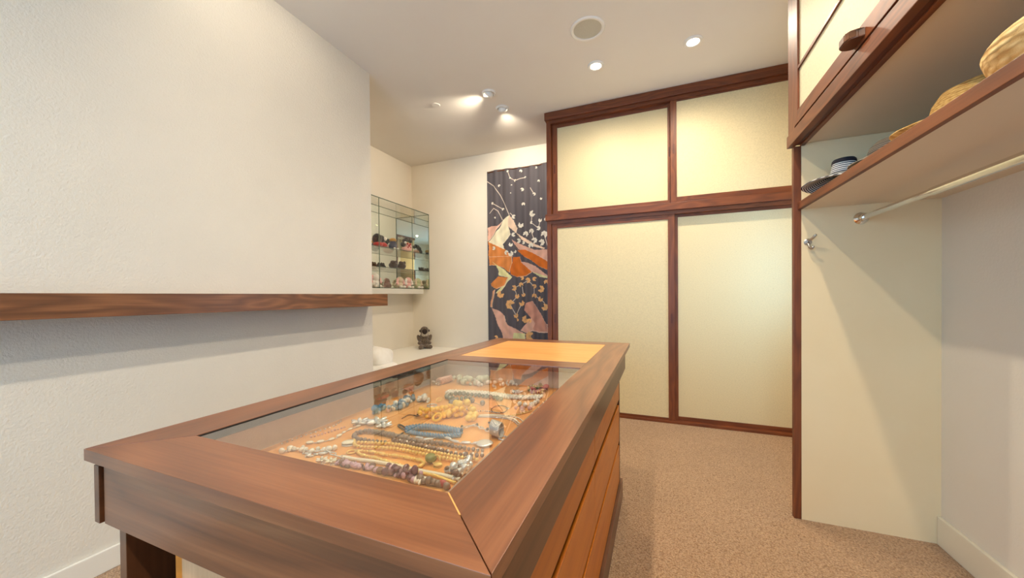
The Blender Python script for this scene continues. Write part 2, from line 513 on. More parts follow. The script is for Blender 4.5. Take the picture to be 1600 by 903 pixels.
# ------------------------------------------------------------------ open wardrobe on the far side, with shelf and rod
YN = -.98                                  # its near end, behind the camera
M['shelf_cream'] = noisy('shelf_cream', srgb(226, 208, 184), srgb(228, 211, 188), 4, .5)
wr = thing('wardrobe', (.95, 1.0, 0), 'open built-in wardrobe bay with cream end panel, long shelf and hanging rod', 'wardrobe')
box('end_panel', .688, XRW, YS, YS + .025, 0, 1.956, M['laminate'], wr)['label'] = 'cream end panel of the wardrobe bay'
box('end_panel', .688, XRW, YN - .025, YN, 0, 1.956, M['laminate'], wr)
box('post', XR, .688, YS - .002, YS + .027, 0, 1.945, M['mahogany_z'], wr, .002)
box('post', XR, .688, YN - .027, YN + .002, 0, 1.945, M['mahogany_z'], wr, .002)
sh = box('shelf', .69, XRW, YN, YS, 1.617, 1.638, M['shelf_cream'], wr)
box('shelf_edge', .673, .69, YN, YS, 1.615, 1.653, M['mahogany_y'], sh, .0015)
bm = bmesh.new(); tube(bm, [(.928, YS - .004, 1.549), (.928, 1.80, 1.549)], .0125, 20)
rod = obj('rod', bm, M['chrome'], wr, smooth=False)
bm = bmesh.new(); tube(bm, [(.928, 1.802, 1.549), (.928, YN, 1.549)], .0155, 20); obj('rod_sleeve', bm, M['chrome'], rod)
bm = bmesh.new()
lathe(bm, [(0, 0), (.030, 0), (.030, .004), (.024, .010), (.018, .014), (.0185, .034), (.0165, .036), (.0165, .05), (0, .05)], (.928, YS, 1.549), 24, Matrix.Rotation(PI / 2, 4, 'X'))
obj('flange', bm, M['chrome'], wr)
bm = bmesh.new(); ball(bm, (1.075, YS, 1.905), .004, (1, .5, 1)); obj('screw', bm, M['satin'], wr)

ub = thing('upper_cabinet', (.95, 1.0, 1.95), 'overhead cabinet above the wardrobe with cream panel doors framed in red-brown wood', 'cabinet')
box('cabinet_side', .688, XRW, YS, YS + .025, 1.957, H - .003, M['laminate'], ub)
box('cabinet_side', .688, XRW, YN - .025, YN, 1.957, H - .003, M['laminate'], ub)
box('soffit', .70, XRW, YN, YS, 1.957, 1.975, M['shelf_cream'], ub)
box('bottom_rail', .634, .664, YN, YS + .030, 1.946, 2.008, M['mahogany_y'], ub, .0025)
box('rail_lip', .664, .682, YN, YS, 1.950, 2.008, M['dark_pull'], ub)
box('rail_lip', .682, .702, YN, YS, 1.944, 1.975, M['mahogany_y'], ub, .002)
box('corner_stile', .640, .688, 2.240, YS + .027, 2.010, H - .003, M['mahogany_z'], ub, .002)
box('top_rail', .640, .688, YN, 2.24, 2.99, H - .003, M['mahogany_y'], ub)
def cab_door(y0, y1, knob):
    d = box('door', .648, .658, y0 + .03, y1 - .03, 2.06, 2.95, M['paper_cab'], ub)
    box('stile', .638, .660, y1 - .040, y1, 2.022, 2.985, M['mahogany_z'], d, .0015)
    box('stile', .638, .660, y0, y0 + .040, 2.022, 2.985, M['mahogany_z'], d, .0015)
    box('rail', .638, .660, y0 + .04, y1 - .04, 2.022, 2.084, M['mahogany_y'], d, .0015)
    box('rail', .638, .660, y0 + .04, y1 - .04, 2.935, 2.985, M['mahogany_y'], d, .0015)
    for z in (2.286,):
        box('muntin', .640, .654, y0 + .04, y1 - .04, z, z + .014, M['mahogany_y'], d)
    if knob is not None:
        bm = bmesh.new()
        pts = [(.640, -.042), (.620, -.036), (.600, -.036), (.590, -.020), (.590, .020), (.600, .036), (.620, .036), (.640, .042)]
        A = [bm.verts.new((x, knob + y, 2.034)) for x, y in pts]; B = [bm.verts.new((x, knob + y, 2.062)) for x, y in pts]
        bm.faces.new(A); bm.faces.new(B[::-1])
        for i in range(len(pts)): bm.faces.new((A[i], B[i], B[(i + 1) % len(pts)], A[(i + 1) % len(pts)]))
        bmesh.ops.bevel(bm, geom=bm.edges[:], offset=.003, segments=2, affect='EDGES')
        obj('pull', bm, M['dark_walnut_y'], d)['label'] = 'dark wooden block pull'
cab_door(1.046, 2.236, 1.60)
cab_door(-.15, 1.040, .45)
box('door_gap_shade', .644, .690, YN, 2.24, 2.009, 2.023, M['black_gap'], ub)  # solid black strip paints the shade between doors and bottom rail

hk = thing('coat_hook', (.715, YS, 1.446), 'small two-pronged metal coat hook on the cream end panel', 'hook')
bm = bmesh.new(); lathe(bm, [(0, 0), (.017, 0), (.017, .003), (.012, .006), (0, .007)], (.715, YS, 1.446), 20, Matrix.Rotation(PI / 2, 4, 'X'))
obj('plate', bm, M['satin'], hk)
bm = bmesh.new(); p = smooth_path([(.715, YS - .004, 1.45), (.717, YS - .02, 1.452), (.726, YS - .036, 1.462), (.736, YS - .046, 1.478)], 10); tube(bm, p, [.006] * 8 + [.0065, .004]); obj('prong', bm, M['satin'], hk, smooth=True)
bm = bmesh.new(); p = smooth_path([(.715, YS - .004, 1.442), (.716, YS - .014, 1.425), (.718, YS - .024, 1.412), (.722, YS - .036, 1.410), (.726, YS - .042, 1.420)], 10); tube(bm, p, [.006] * 8 + [.0065, .004]); obj('prong', bm, M['satin'], hk, smooth=True)

# ------------------------------------------------------------------ floating shelf on the left wall
fs = thing('floating_shelf', (XL, 1.0, 1.112), 'long thick walnut ledge floating on the bare textured wall', 'shelf')
box('board', XL, XL + .2, -2.0, 2.345, 1.112, 1.205, M['shelf_walnut'], fs, .0015)

# ------------------------------------------------------------------ window seat in the nook
bn = thing('bench', (-2.8, 3.3, 0), 'low white built-in bench filling the nook below the glass case', 'bench')
box('bench_top', XN + .002, -2.28, YLW, YB, .452, .477, M['bench_top'], bn, .003)
box('bench_front', XN + .002, -2.32, YLW, YB, 0, .452, M['bench_top'], bn)

# ------------------------------------------------------------------ jewellery island
isl = thing('display_island', (-.58, 1.27, 0), 'walnut jewellery island with glass display top and amber wood drawers', 'island')
O = (-1.003, -.157, .325, 2.212); I = (-.880, -.280, .442, 2.100)
ZT0, ZT = .878, .900
g = .0006
prism('top_board', [(O[0], O[2]), (O[1], O[2]), (I[1] + g, I[2] - g), (I[0] - g, I[2] - g)], ZT0, ZT, M['walnut_x'], isl, .0008)
prism('top_board', [(O[0], O[3]), (I[0] - g, I[3] + g), (I[1] + g, I[3] + g), (O[1], O[3])], ZT0, ZT, M['walnut_x'], isl, .0008)
prism('top_board', [(O[0], O[2] + .001), (I[0], I[2] + .001), (I[0], I[3] - .001), (O[0], O[3] - .001)], ZT0, ZT, M['walnut_y'], isl, .0008)
prism('top_board', [(O[1], O[2] + .002), (O[1], O[3] - .001), (I[1], I[3] - .001), (I[1], I[2] + .002)], ZT0, ZT, M['walnut_y'], isl, .0008)
prism('mitre_bright_line', [(I[1] - .001, I[2]), (I[1] + .002, I[2]), (-.2365, .4025), (-.2385, .4015)], ZT0, ZT + .0004, M['fir_x'], isl)  # pale strip paints the bright line in the open mitre
box('divider', I[0], I[1], 1.392, 1.503, ZT0, ZT, M['walnut_x'], isl, .0006)
ins = box('inset_panel', I[0] + .001, I[1] - .001, 1.508, I[3] - .001, ZT0, ZT - .0005, M['fir_x'], isl, .0008)
ins['label'] = 'pale amber wood inset panel'
box('inset_lipping', I[0], I[1], 1.5032, 1.5078, ZT0, ZT + .0003, M['panel_wood'], isl)
gp = box('glass_top', I[0] + .003, I[1] - .002, I[2] + .002, 1.3905, .8915, .8975, M['glass'], isl)
gp['label'] = 'clear glass top'
M['gasket'] = plain('taupe_gasket', srgb(150, 126, 108), .5)
M['tray_side'] = noisy('tray_lining', srgb(214, 196, 172), srgb(222, 204, 180), 40, .7)
box('glass_border', I[0], I[0] + .003, I[2], 1.392, .880, .899, M['black_gap'], isl)  # black strip paints the shaded gap between board and glass
box('glass_border', I[0] + .004, I[1] - .002, I[2] + .001, I[2] + .007, .884, .8905, M['gasket'], isl)
box('glass_border', I[1] - .012, I[1] - .002, I[2] + .008, 1.391, .884, .8905, M['gasket'], isl)
tr = box('tray', -.915, -.235, .40, 1.425, .794, .804, M['tray_wood'], isl)
tr['label'] = 'amber wood tray under the glass'
for a in ((-.921, -.915, .394, 1.431), (-.235, -.229, .394, 1.431), (-.915, -.235, .394, .40), (-.915, -.235, 1.425, 1.431)):
    box('tray_side', *a, .794, ZT0, M['tray_side'], tr)
box('apron', -.972, -.182, .340, .360, .757, ZT0, M['walnut_x'], isl, .001)
box('apron', -.200, -.180, .361, 2.170, .757, ZT0, M['dark_walnut_y'], isl, .001)
box('apron', -.998, -.980, .336, 2.190, .757, .866, M['dark_walnut_y'], isl, .001)
box('apron', -.972, -.182, 2.171, 2.190, .757, ZT0, M['walnut_x'], isl, .001)
box('apron_gap_shade', -.980, -.972, .352, 2.17, .770, ZT0, M['black_gap'], isl)  # black filler paints the shade in the gap between apron boards
box('carcass', -.786, -.262, .372, 2.160, .108, .790, M['niche'], isl)
box('support_panel', -.961, -.938, .356, 2.165, 0, .757, M['dark_walnut_z'], isl, .001)
box('back_board', -.938, -.786, .86, .875, 0, .757, M['niche'], isl)
box('front_panel', -.757, -.222, .356, .372, .02, .757, M['panel_wood'], isl, .001)
box('panel_edge', -.788, -.757, .362, .378, .0, .757, M['drawer_wood'], isl)
box('end_panel', -.786, -.212, 2.152, 2.172, .0, .757, M['dark_walnut_z'], isl, .001)
for z0, z1, cols in ((.583, .757, ((.372, 1.298), (1.301, 2.144))), (.346, .551, ((.372, 1.298), (1.301, 2.144))), (.118, .320, ((.372, 2.144),))):
    for y0, y1 in cols:
        box('drawer', -.224, -.213, y0, y1, z0, z1, M['drawer_wood'], isl, .001)
for z0, z1 in ((.557, .579), (.327, .345)):
    box('finger_gap_shade', -.262, -.252, .372, 2.144, z0 - .02, z1 + .02, M['black_gap'], isl)  # black strip paints the shade behind the gap between drawer rows
box('plinth', -.786, -.200, .372, 2.196, 0, .108, M['dark_walnut_y'], isl, .001)

# ------------------------------------------------------------------ glass display case in the corner
CXF, CY0, CZ0, CZ1 = -3.0, 3.0, 1.288, 2.340
dc = thing('display_case', (XN, 3.7, CZ0), 'mirror-backed glass display case mounted in the corner of the nook', 'display case')
box('back_mirror', XN + .0005, XN + .004, CY0, YB - .0005, CZ0, CZ1, M['mirror'], dc)
box('end_mirror', XN + .004, CXF, YB - .004, YB - .0005, CZ0, CZ1, M['mirror'], dc)
box('end_glass', XN + .004, CXF, CY0, CY0 + .005, CZ0, CZ1, M['glass_case'], dc)
for y0, y1 in ((CY0 + .005, 3.322), (3.326, YB - .004)):
    f = box('front_glass', CXF - .005, CXF, y0, y1, CZ0 + .004, CZ1 - .004, M['glass_case'], dc)
box('glass_edge', CXF - .006, CXF + .001, 3.321, 3.327, CZ0, CZ1, M['glass_edge'], dc)
t = box('top_glass', XN + .004, CXF - .006, CY0 + .005, YB - .004, CZ1 - .006, CZ1, M['glass_case'], dc)
box('top_edge', CXF - .006, CXF + .002, CY0, YB - .004, CZ1 - .007, CZ1 + .001, M['glass_edge'], t)
box('back_edge', XN + .004, XN + .008, CY0, YB - .004, CZ1 - .007, CZ1 + .001, M['glass_edge'], t)
box('end_edge', XN + .008, CXF - .006, YB - .010, YB - .004, CZ1 - .007, CZ1 + .001, M['glass_edge'], t)
box('corner_edge', CXF - .005, CXF + .001, YB - .009, YB - .004, CZ0, CZ1, M['glass_edge'], dc)
box('inner_edge', XN + .004, XN + .007, YB - .007, YB - .004, CZ0, CZ1, M['glass_edge'], dc)
SHZ = (CZ0 + .006, 1.540, 1.778)
for z in SHZ:
    s = box('glass_shelf', XN + .006, CXF - .012, CY0 + .006, YB - .006, z - .006, z, M['glass_case'], dc)
    box('shelf_front', CXF - .014, CXF - .012, CY0 + .006, YB - .006, z - .007, z, M['glass_edge'], s)
for z in SHZ[1:]:
    for y in (3.12, 3.9):
        box('clip', CXF - .022, CXF - .008, y, y + .02, z + .0005, z + .006, M['satin'], dc)
box('support_ledge', XN + .0005, -3.06, CY0, YB - .06, CZ0 - .066, CZ0 - .001, M['white_trim'], dc, .003)

# ------------------------------------------------------------------ ceiling fittings
def spot(parent, loc, aim, watts, angle, name='lamp_light', blend=.6):
    l = bpy.data.lights.new(name, 'SPOT'); l.energy = watts; l.color = WARM
    l.spot_size = math.radians(angle); l.spot_blend = blend; l.shadow_soft_size = .03
    o = bpy.data.objects.new(name, l); col.objects.link(o)
    o.parent = parent
    o.location = Vector(loc) - wloc(parent)
    o.rotation_euler = Vector(aim).to_track_quat('-Z', 'Y').to_euler()
    return o

def downlight(x, y, label, watts):
    t = thing('recessed_downlight', (x, y, H), label, 'ceiling light', 'recessed downlights in the ceiling')
    bm = bmesh.new(); lathe(bm, [(.042, H - .001), (.045, H - .010), (.058, H - .012), (.065, H - .004), (.066, H - .0005), (.042, H - .0005)], (x, y, 0), 36)
    obj('trim_ring', bm, M['white_metal'], t, smooth=False)
    bm = bmesh.new(); lathe(bm, [(0, H - .003), (.039, H - .003), (.039, H - .001), (0, H - .001)], (x, y, 0), 32)
    obj('lens', bm, M['lens'], t)
    spot(t, (x, y, H - .02), (0, 0, -1), watts, 165, blend=1.0)
downlight(-.466, 3.015, 'bright recessed downlight beside the round ceiling speaker', SPOT_W)
downlight(.245, 3.008, 'bright recessed downlight nearest the overhead cabinet', SPOT_W)
for x, y, lb in ((-.466, 1.30, 'recessed downlight above the glass jewellery top'), (.245, 1.30, 'recessed downlight in front of the wardrobe hats'),
                 (-.466, -.55, 'recessed downlight behind the viewpoint near the window'), (.245, -.55, 'recessed downlight behind the viewpoint near the wardrobe')):
    downlight(x, y, lb, SPOT_W)

def gimbal(x, y, aim, label, watts):
    t = thing('gimbal_spotlight', (x, y, H), label, 'ceiling light', 'tilting accent lights near the nook')
    bm = bmesh.new(); lathe(bm, [(.046, H - .001), (.048, H - .011), (.058, H - .013), (.066, H - .004), (.067, H - .0005), (.046, H - .0005)], (x, y, 0), 36)
    obj('trim_ring', bm, M['white_metal'], t)
    a = Vector(aim).normalized()
    q = a.to_track_quat('-Z', 'Y').to_matrix().to_4x4()
    bm = bmesh.new()
    lathe(bm, [(.0, .030), (.030, .024), (.042, .006), (.042, -.012), (.037, -.018), (.033, -.014), (.0, -.014)], (x, y, H - .004), 28, q)
    obj('eyeball', bm, M['white_metal'], t, smooth=True)
    bm = bmesh.new()
    lathe(bm, [(.0, -.0155), (.030, -.0155), (.030, -.0145), (0, -.0145)], (x, y, H - .004), 24, q)
    obj('lens', bm, M['lens'], t)
    spot(t, Vector((x, y, H - .016)) + a * .03, aim, watts, 105, blend=.8)
gimbal(-1.441, 3.036, (-1.0, .30, -.62), 'tilted accent light aimed at the glass display case', GIMBAL_W * 1.35)
gimbal(-1.44, 1.20, (-1.0, .35, -.70), 'tilted accent light washing the textured wall above the ledge', GIMBAL_W * .30)
gimbal(-1.44, -.60, (-1.0, .35, -.70), 'tilted accent light washing the wall behind the viewpoint', GIMBAL_W * .12)
gimbal(-1.436, 3.334, (-.15, 1.0, -.62), 'tilted accent light aimed at the hanging textile', GIMBAL_W)

sp = thing('ceiling_speaker', (-.455, 2.582, H), 'large round flush ceiling speaker with grey-beige grille', 'speaker')
bm = bmesh.new(); lathe(bm, [(.096, H - .001), (.098, H - .008), (.112, H - .010), (.119, H - .004), (.120, H - .0005), (.096, H - .0005)], (-.455, 2.582, 0), 48); obj('rim', bm, M['white_metal'], sp)
bm = bmesh.new(); lathe(bm, [(0, H - .003), (.0985, H - .003), (.0985, H - .001), (0, H - .001)], (-.455, 2.582, 0), 48); obj('grille', bm, M['grille'], sp)
cv = thing('ceiling_cover_plate', (-2.011, 3.025, H), 'small plain white round cover plate on the ceiling', 'cover plate')
bm = bmesh.new(); lathe(bm, [(0, H - .004), (.036, H - .004), (.042, H - .0005), (0, H - .0005)], (-2.011, 3.025, 0), 32); obj('plate', bm, M['ceiling'], cv)
TAP_POLYS = [
    ('o2', [(-2.061,1.792),(-1.885,1.783),(-1.737,1.72),(-1.739,1.584),(-1.769,1.476),(-1.858,1.548),(-1.963,1.579),(-2.063,1.583)]),
    ('o2', [(-2.07,1.901),(-1.96,1.853),(-1.825,1.79),(-1.716,1.682),(-2.062,1.698)]),
    ('cr', [(-1.859,2.162),(-1.769,2.215),(-1.748,2.159),(-1.654,2.043),(-1.676,1.984),(-1.79,2.081),(-1.75,1.969),(-1.787,1.917),(-1.862,1.853),(-1.833,1.783),(-1.96,1.846),(-2.067,1.894),(-2.021,1.933),(-1.959,2.011),(-1.905,2.063)]),
    ('pk', [(-2.078,2.076),(-2.019,2.099),(-1.935,2.092),(-1.859,2.155),(-2.021,1.94),(-2.07,1.901)]),
    ('pc', [(-1.769,2.215),(-1.704,2.142),(-1.654,2.043),(-1.684,1.978),(-1.79,2.074)]),
    ('pc', [(-1.691,1.992),(-1.605,1.932),(-1.422,1.819),(-1.298,1.766),(-1.312,1.754),(-1.45,1.799),(-1.591,1.884)]),
    ('pk', [(-1.736,1.907),(-1.678,1.869),(-1.506,1.791),(-1.258,1.692),(-1.258,1.607),(-1.451,1.649),(-1.649,1.773),(-1.707,1.844)]),
    ('pk', [(-1.592,1.766),(-1.257,1.747),(-1.258,1.617),(-1.367,1.674),(-1.479,1.733)]),
    ('og', [(-1.664,1.757),(-1.563,1.765),(-1.451,1.718),(-1.259,1.604),(-1.259,1.493),(-1.369,1.543),(-1.479,1.627),(-1.564,1.671)]),
    ('og', [(-1.723,1.678),(-1.621,1.68),(-1.593,1.592),(-1.467,1.473),(-1.538,1.435),(-1.667,1.419),(-1.755,1.455),(-1.761,1.517),(-1.739,1.598)]),
    ('pk', [(-1.615,1.619),(-1.522,1.602),(-1.424,1.558),(-1.314,1.475),(-1.26,1.434),(-1.26,1.405),(-1.37,1.424),(-1.481,1.487),(-1.565,1.564)]),
    ('gr', [(-1.467,1.48),(-1.397,1.458),(-1.26,1.421),(-1.26,1.397),(-1.37,1.413)]),
    ('gr', [(-2.024,1.637),(-1.963,1.593),(-1.843,1.52),(-1.74,1.421),(-1.8,1.354),(-1.906,1.232),(-1.967,1.219),(-1.89,1.301),(-1.784,1.415),(-1.919,1.453),(-1.926,1.509),(-1.963,1.579)]),
    ('o2', [(-2.042,1.345),(-1.919,1.44),(-1.784,1.415),(-1.845,1.314),(-1.951,1.274),(-2.027,1.317)]),
    ('o3', [(-2.012,1.247),(-1.966,1.275),(-1.998,1.164),(-2.022,1.031),(-2.053,1.038),(-2.036,1.136)]),
    ('pk', [(-2.038,1.024),(-1.923,0.997),(-1.849,0.929),(-1.835,0.847),(-1.798,0.806),(-1.659,0.741),(-1.573,0.703),(-1.56,0.556),(-1.837,0.544),(-1.911,0.748),(-1.97,0.9)]),
    ('pk', [(-1.457,0.934),(-1.543,0.839),(-1.63,0.742),(-1.544,0.704),(-1.459,0.747),(-1.375,0.723),(-1.266,0.719),(-1.265,0.831)]),
    ('pd', [(-1.562,1.087),(-1.456,1.12),(-1.401,1.014),(-1.319,0.896),(-1.265,0.818),(-1.266,0.726),(-1.375,0.729),(-1.459,0.76),(-1.43,0.841),(-1.57,1.0)]),
    ('gr', [(-1.717,0.713),(-1.573,0.703),(-1.559,0.61),(-1.748,0.605)]),
]
TAP_WHITE = [(-1.783,2.778,0.0142),(-1.604,2.756,0.0198),(-1.753,2.691,0.0113),(-1.685,2.649,0.017),(-1.548,2.673,0.0127),(-1.402,2.775,0.0142),(-1.373,2.606,0.017),(-1.907,2.61,0.017),(-1.589,2.523,0.0227),(-1.43,2.448,0.0212),(-1.341,2.383,0.017),(-1.575,2.338,0.0227),(-2.004,2.392,0.017),(-1.855,2.301,0.0184),(-1.707,2.193,0.0283),(-1.967,2.199,0.0142),(-1.734,2.598,0.0085),(-1.745,2.498,0.0085),(-1.456,2.206,0.0397),(-1.357,2.118,0.0255),(-1.281,2.121,0.0227),(-1.381,2.021,0.0283),(-1.468,2.095,0.0184),(-1.611,2.077,0.0368),(-1.469,1.988,0.034),(-1.547,1.961,0.0368),(-1.432,1.873,0.0368),(-1.303,1.937,0.0453),(-1.339,1.841,0.0425),(-1.641,1.88,0.0312),(-1.58,1.852,0.0198),(-1.478,1.81,0.0368),(-1.713,1.966,0.0283),(-1.751,1.84,0.0283),(-1.693,1.748,0.0198),(-1.811,1.741,0.0312),(-1.752,1.724,0.0368),(-1.991,1.806,0.0255)]
TAP_PEACH = [(-1.599,1.406,0.0255),(-1.524,1.377,0.0368),(-1.432,1.392,0.0283),(-1.281,1.349,0.0312),(-1.613,1.323,0.0312),(-1.712,1.284,0.0368),(-1.669,1.179,0.034),(-1.583,1.195,0.0255),(-1.437,1.3,0.0283),(-1.35,1.265,0.0453),(-1.438,1.18,0.0312),(-1.358,1.14,0.034),(-1.304,1.041,0.0453),(-1.605,1.087,0.0368),(-1.766,1.073,0.0623),(-1.899,1.204,0.0482),(-1.686,0.931,0.034),(-1.665,0.877,0.0184),(-1.557,0.885,0.0482),(-1.507,0.866,0.0312),(-1.502,0.672,0.0623),(-1.965,0.643,0.0283)]
TAP_STEMS = [
    [(-1.783,2.778),(-1.753,2.691),(-1.685,2.649),(-1.548,2.673)],
    [(-1.479,2.531),(-1.43,2.448)],
    [(-1.456,2.206),(-1.468,2.095),(-1.381,2.021),(-1.357,2.118)],
    [(-1.469,1.988),(-1.432,1.873)],
    [(-1.303,1.937),(-1.257,1.777)],
    [(-2.004,2.392),(-1.855,2.301)],
    [(-2.075,2.682),(-1.983,2.615),(-1.893,2.487),(-1.82,2.343),(-1.769,2.222)],
    [(-2.048,2.268),(-1.986,2.325),(-1.926,2.285),(-1.867,2.169)],
    [(-1.707,2.193),(-1.755,2.241)],
    [(-1.712,1.284),(-1.613,1.323),(-1.524,1.377)],
    [(-1.712,1.284),(-1.669,1.179),(-1.766,1.073),(-1.686,0.931),(-1.605,1.087)],
    [(-1.596,1.296),(-1.583,1.195)],
    [(-1.524,1.377),(-1.437,1.3),(-1.438,1.18),(-1.358,1.14),(-1.304,1.093)],
]

# ------------------------------------------------------------------ hanging textile on the back wall
def inside(px, pz, poly):
    x = np.array([p[0] for p in poly]); z = np.array([p[1] for p in poly])
    c = np.zeros(px.shape, bool)
    j = len(poly) - 1
    for i in range(len(poly)):
        cond = ((z[i] > pz) != (z[j] > pz)) & (px < (x[j] - x[i]) * (pz - z[i]) / (z[j] - z[i] + 1e-12) + x[i])
        c ^= cond
        j = i
    return c
TC = dict(og=(212, 110, 30), o2=(214, 132, 66), o3=(212, 156, 118), cr=(238, 226, 192), pc=(236, 206, 178), pk=(222, 172, 150), pd=(208, 148, 126), gr=(220, 214, 156))
def make_textile():
    X0, X1, Z0, Z1 = -2.078, -1.10, .55, 2.812
    nx, nz = 330, 762
    gx, gz = np.meshgrid(np.linspace(X0, X1, nx), np.linspace(Z0, Z1, nz))
    rng = np.random.default_rng(3)
    def lin(c): return np.array(srgb(*c)[:3])
    C = np.tile(lin((88, 82, 86)), (nz, nx, 1)).astype(float)
    streak = np.interp(gx.ravel(), np.linspace(X0, X1, 40), rng.uniform(.8, 1.25, 40)).reshape(gx.shape)
    C *= streak[..., None]
    wob = .005 * np.sin(gz * 31 + gx * 19) + .0015 * np.sin(gz * 131 - gx * 77)
    for key, poly in TAP_POLYS:
        m = inside(gx + wob, gz + wob * .6, poly)
        mott = 1 + .13 * np.sin(gx * 46 + np.sin(gz * 17) * 2) * np.sin(gz * 23 + gx * 9)
        C[m] = (lin(TC[key]) * mott[m][:, None])
        e = m & ~inside(gx + wob + .007, gz + wob * .6 - .006, poly)
        C[e] = C[e] * .55 + lin((244, 228, 205)) * .45
    for stem in TAP_STEMS:
        for a, b in zip(stem, stem[1:]):
            dx, dz = b[0] - a[0], b[1] - a[1]
            t = np.clip(((gx - a[0]) * dx + (gz - a[1]) * dz) / (dx * dx + dz * dz), 0, 1)
            d = np.hypot(gx - a[0] - t * dx, gz - a[1] - t * dz)
            C[d < .0042] = lin((216, 200, 184))
    for lst, cc in ((TAP_WHITE, (236, 228, 210)), (TAP_PEACH, (238, 182, 120))):
        for i, (fx, fz, fr) in enumerate(lst):
            an = np.arctan2(gz - fz, gx - fx)
            rot = rng.uniform(0, 2 * PI)
            rr = np.hypot(gx - fx, gz - fz)
            lim = fr * (.93 + .07 * np.cos(7 * (an - rot)))
            notch = np.cos(an - rot) > .80
            m = (rr < lim) & ~(notch & (rr > fr * .25))
            sh = lin(cc) * rng.uniform(.85, 1.1)
            C[m] = sh
            C[m & (rr < fr * .3)] *= .78
    # loose drape: soft vertical folds
    fold = .010 + .007 * np.sin(gx * 38 + .5) + .004 * np.sin(gx * 91 + gz * 1.3) * (.4 + .6 * (Z1 - gz) / (Z1 - Z0))
    hem = .006 * np.sin((gx - X0) * 9) * (gz > Z1 - .004)
    y = YB - .004 - fold
    # one thin cloth with a front and a back sheet
    idx = np.arange(nx * nz).reshape(nz, nx)
    q = np.stack([idx[:-1, :-1], idx[:-1, 1:], idx[1:, 1:], idx[1:, :-1]], -1).reshape(-1, 4)
    V = np.stack([gx, y, gz + hem], -1).reshape(-1, 3)
    me = bpy.data.meshes.new('textile')
    me.from_pydata((V - np.array([-1.6, YB, .55])).tolist(), [], q.tolist())
    at = me.color_attributes.new('dye', 'FLOAT_COLOR', 'POINT')
    at.data.foreach_set('color', np.concatenate([np.clip(C, 0, 1).reshape(-1, 3), np.ones((nx * nz, 1))], 1).ravel())
    me.polygons.foreach_set('use_smooth', [True] * len(me.polygons))
    m, nt, p = nmat('painted_silk')
    a = nt.nodes.new('ShaderNodeAttribute'); a.attribute_name = 'dye'
    link(nt, a, 'Color', p, 'Base Color')
    p.inputs['Roughness'].default_value = .6; p.inputs['Sheen Weight'].default_value = .15; p.inputs['Specular IOR Level'].default_value = .25
    me.materials.append(m)
    t = thing('hanging_textile', (-1.6, YB, .55), 'tall charcoal wall textile painted with orange, pink and cream sweeps and small blossoms', 'wall hanging')
    o = bpy.data.objects.new('cloth', me); col.objects.link(o); o.parent = t
    bm = bmesh.new(); tube(bm, [(X0 + .01, YB - .012, Z1 - .012), (X1 - .01, YB - .012, Z1 - .012)], .007, 12)
    obj('hanging_rod', bm, M['dark_walnut_y'], t)
make_textile()

# ------------------------------------------------------------------ hats on the wardrobe shelf
def stripes(name, a, b, k, mixn=.0):
    m, nt, p = nmat(name)
    N = nt.nodes
    tc = N.new('ShaderNodeTexCoord'); sx = N.new('ShaderNodeSeparateXYZ'); link(nt, tc, 'Object', sx, 0)
    xx = N.new('ShaderNodeMath'); xx.operation = 'MULTIPLY'; link(nt, sx, 0, xx, 0); link(nt, sx, 0, xx, 1)
    yy = N.new('ShaderNodeMath'); yy.operation = 'MULTIPLY_ADD'; link(nt, sx, 1, yy, 0); link(nt, sx, 1, yy, 1); link(nt, xx, 0, yy, 2)
    rr = N.new('ShaderNodeMath'); rr.operation = 'SQRT'; link(nt, yy, 0, rr, 0)
    d = N.new('ShaderNodeMath'); d.operation = 'SUBTRACT'; link(nt, rr, 0, d, 0); link(nt, sx, 2, d, 1)
    s = N.new('ShaderNodeMath'); s.operation = 'MULTIPLY'; link(nt, d, 0, s, 0); s.inputs[1].default_value = k
    f = N.new('ShaderNodeMath'); f.operation = 'FRACT'; link(nt, s, 0, f, 0)
    g_ = N.new('ShaderNodeMath'); g_.operation = 'GREATER_THAN'; link(nt, f, 0, g_, 0); g_.inputs[1].default_value = .5
    mx = N.new('ShaderNodeMix'); mx.data_type = 'RGBA'; link(nt, g_, 0, mx, 0); mx.inputs[6].default_value = a; mx.inputs[7].default_value = b
    link(nt, mx, 2, p, 'Base Color'); p.inputs['Roughness'].default_value = .8
    bp = N.new('ShaderNodeBump'); bp.inputs['Strength'].default_value = .5; bp.inputs['Distance'].default_value = .002
    link(nt, f, 0, bp, 'Height'); link(nt, bp, 'Normal', p, 'Normal')
    return m
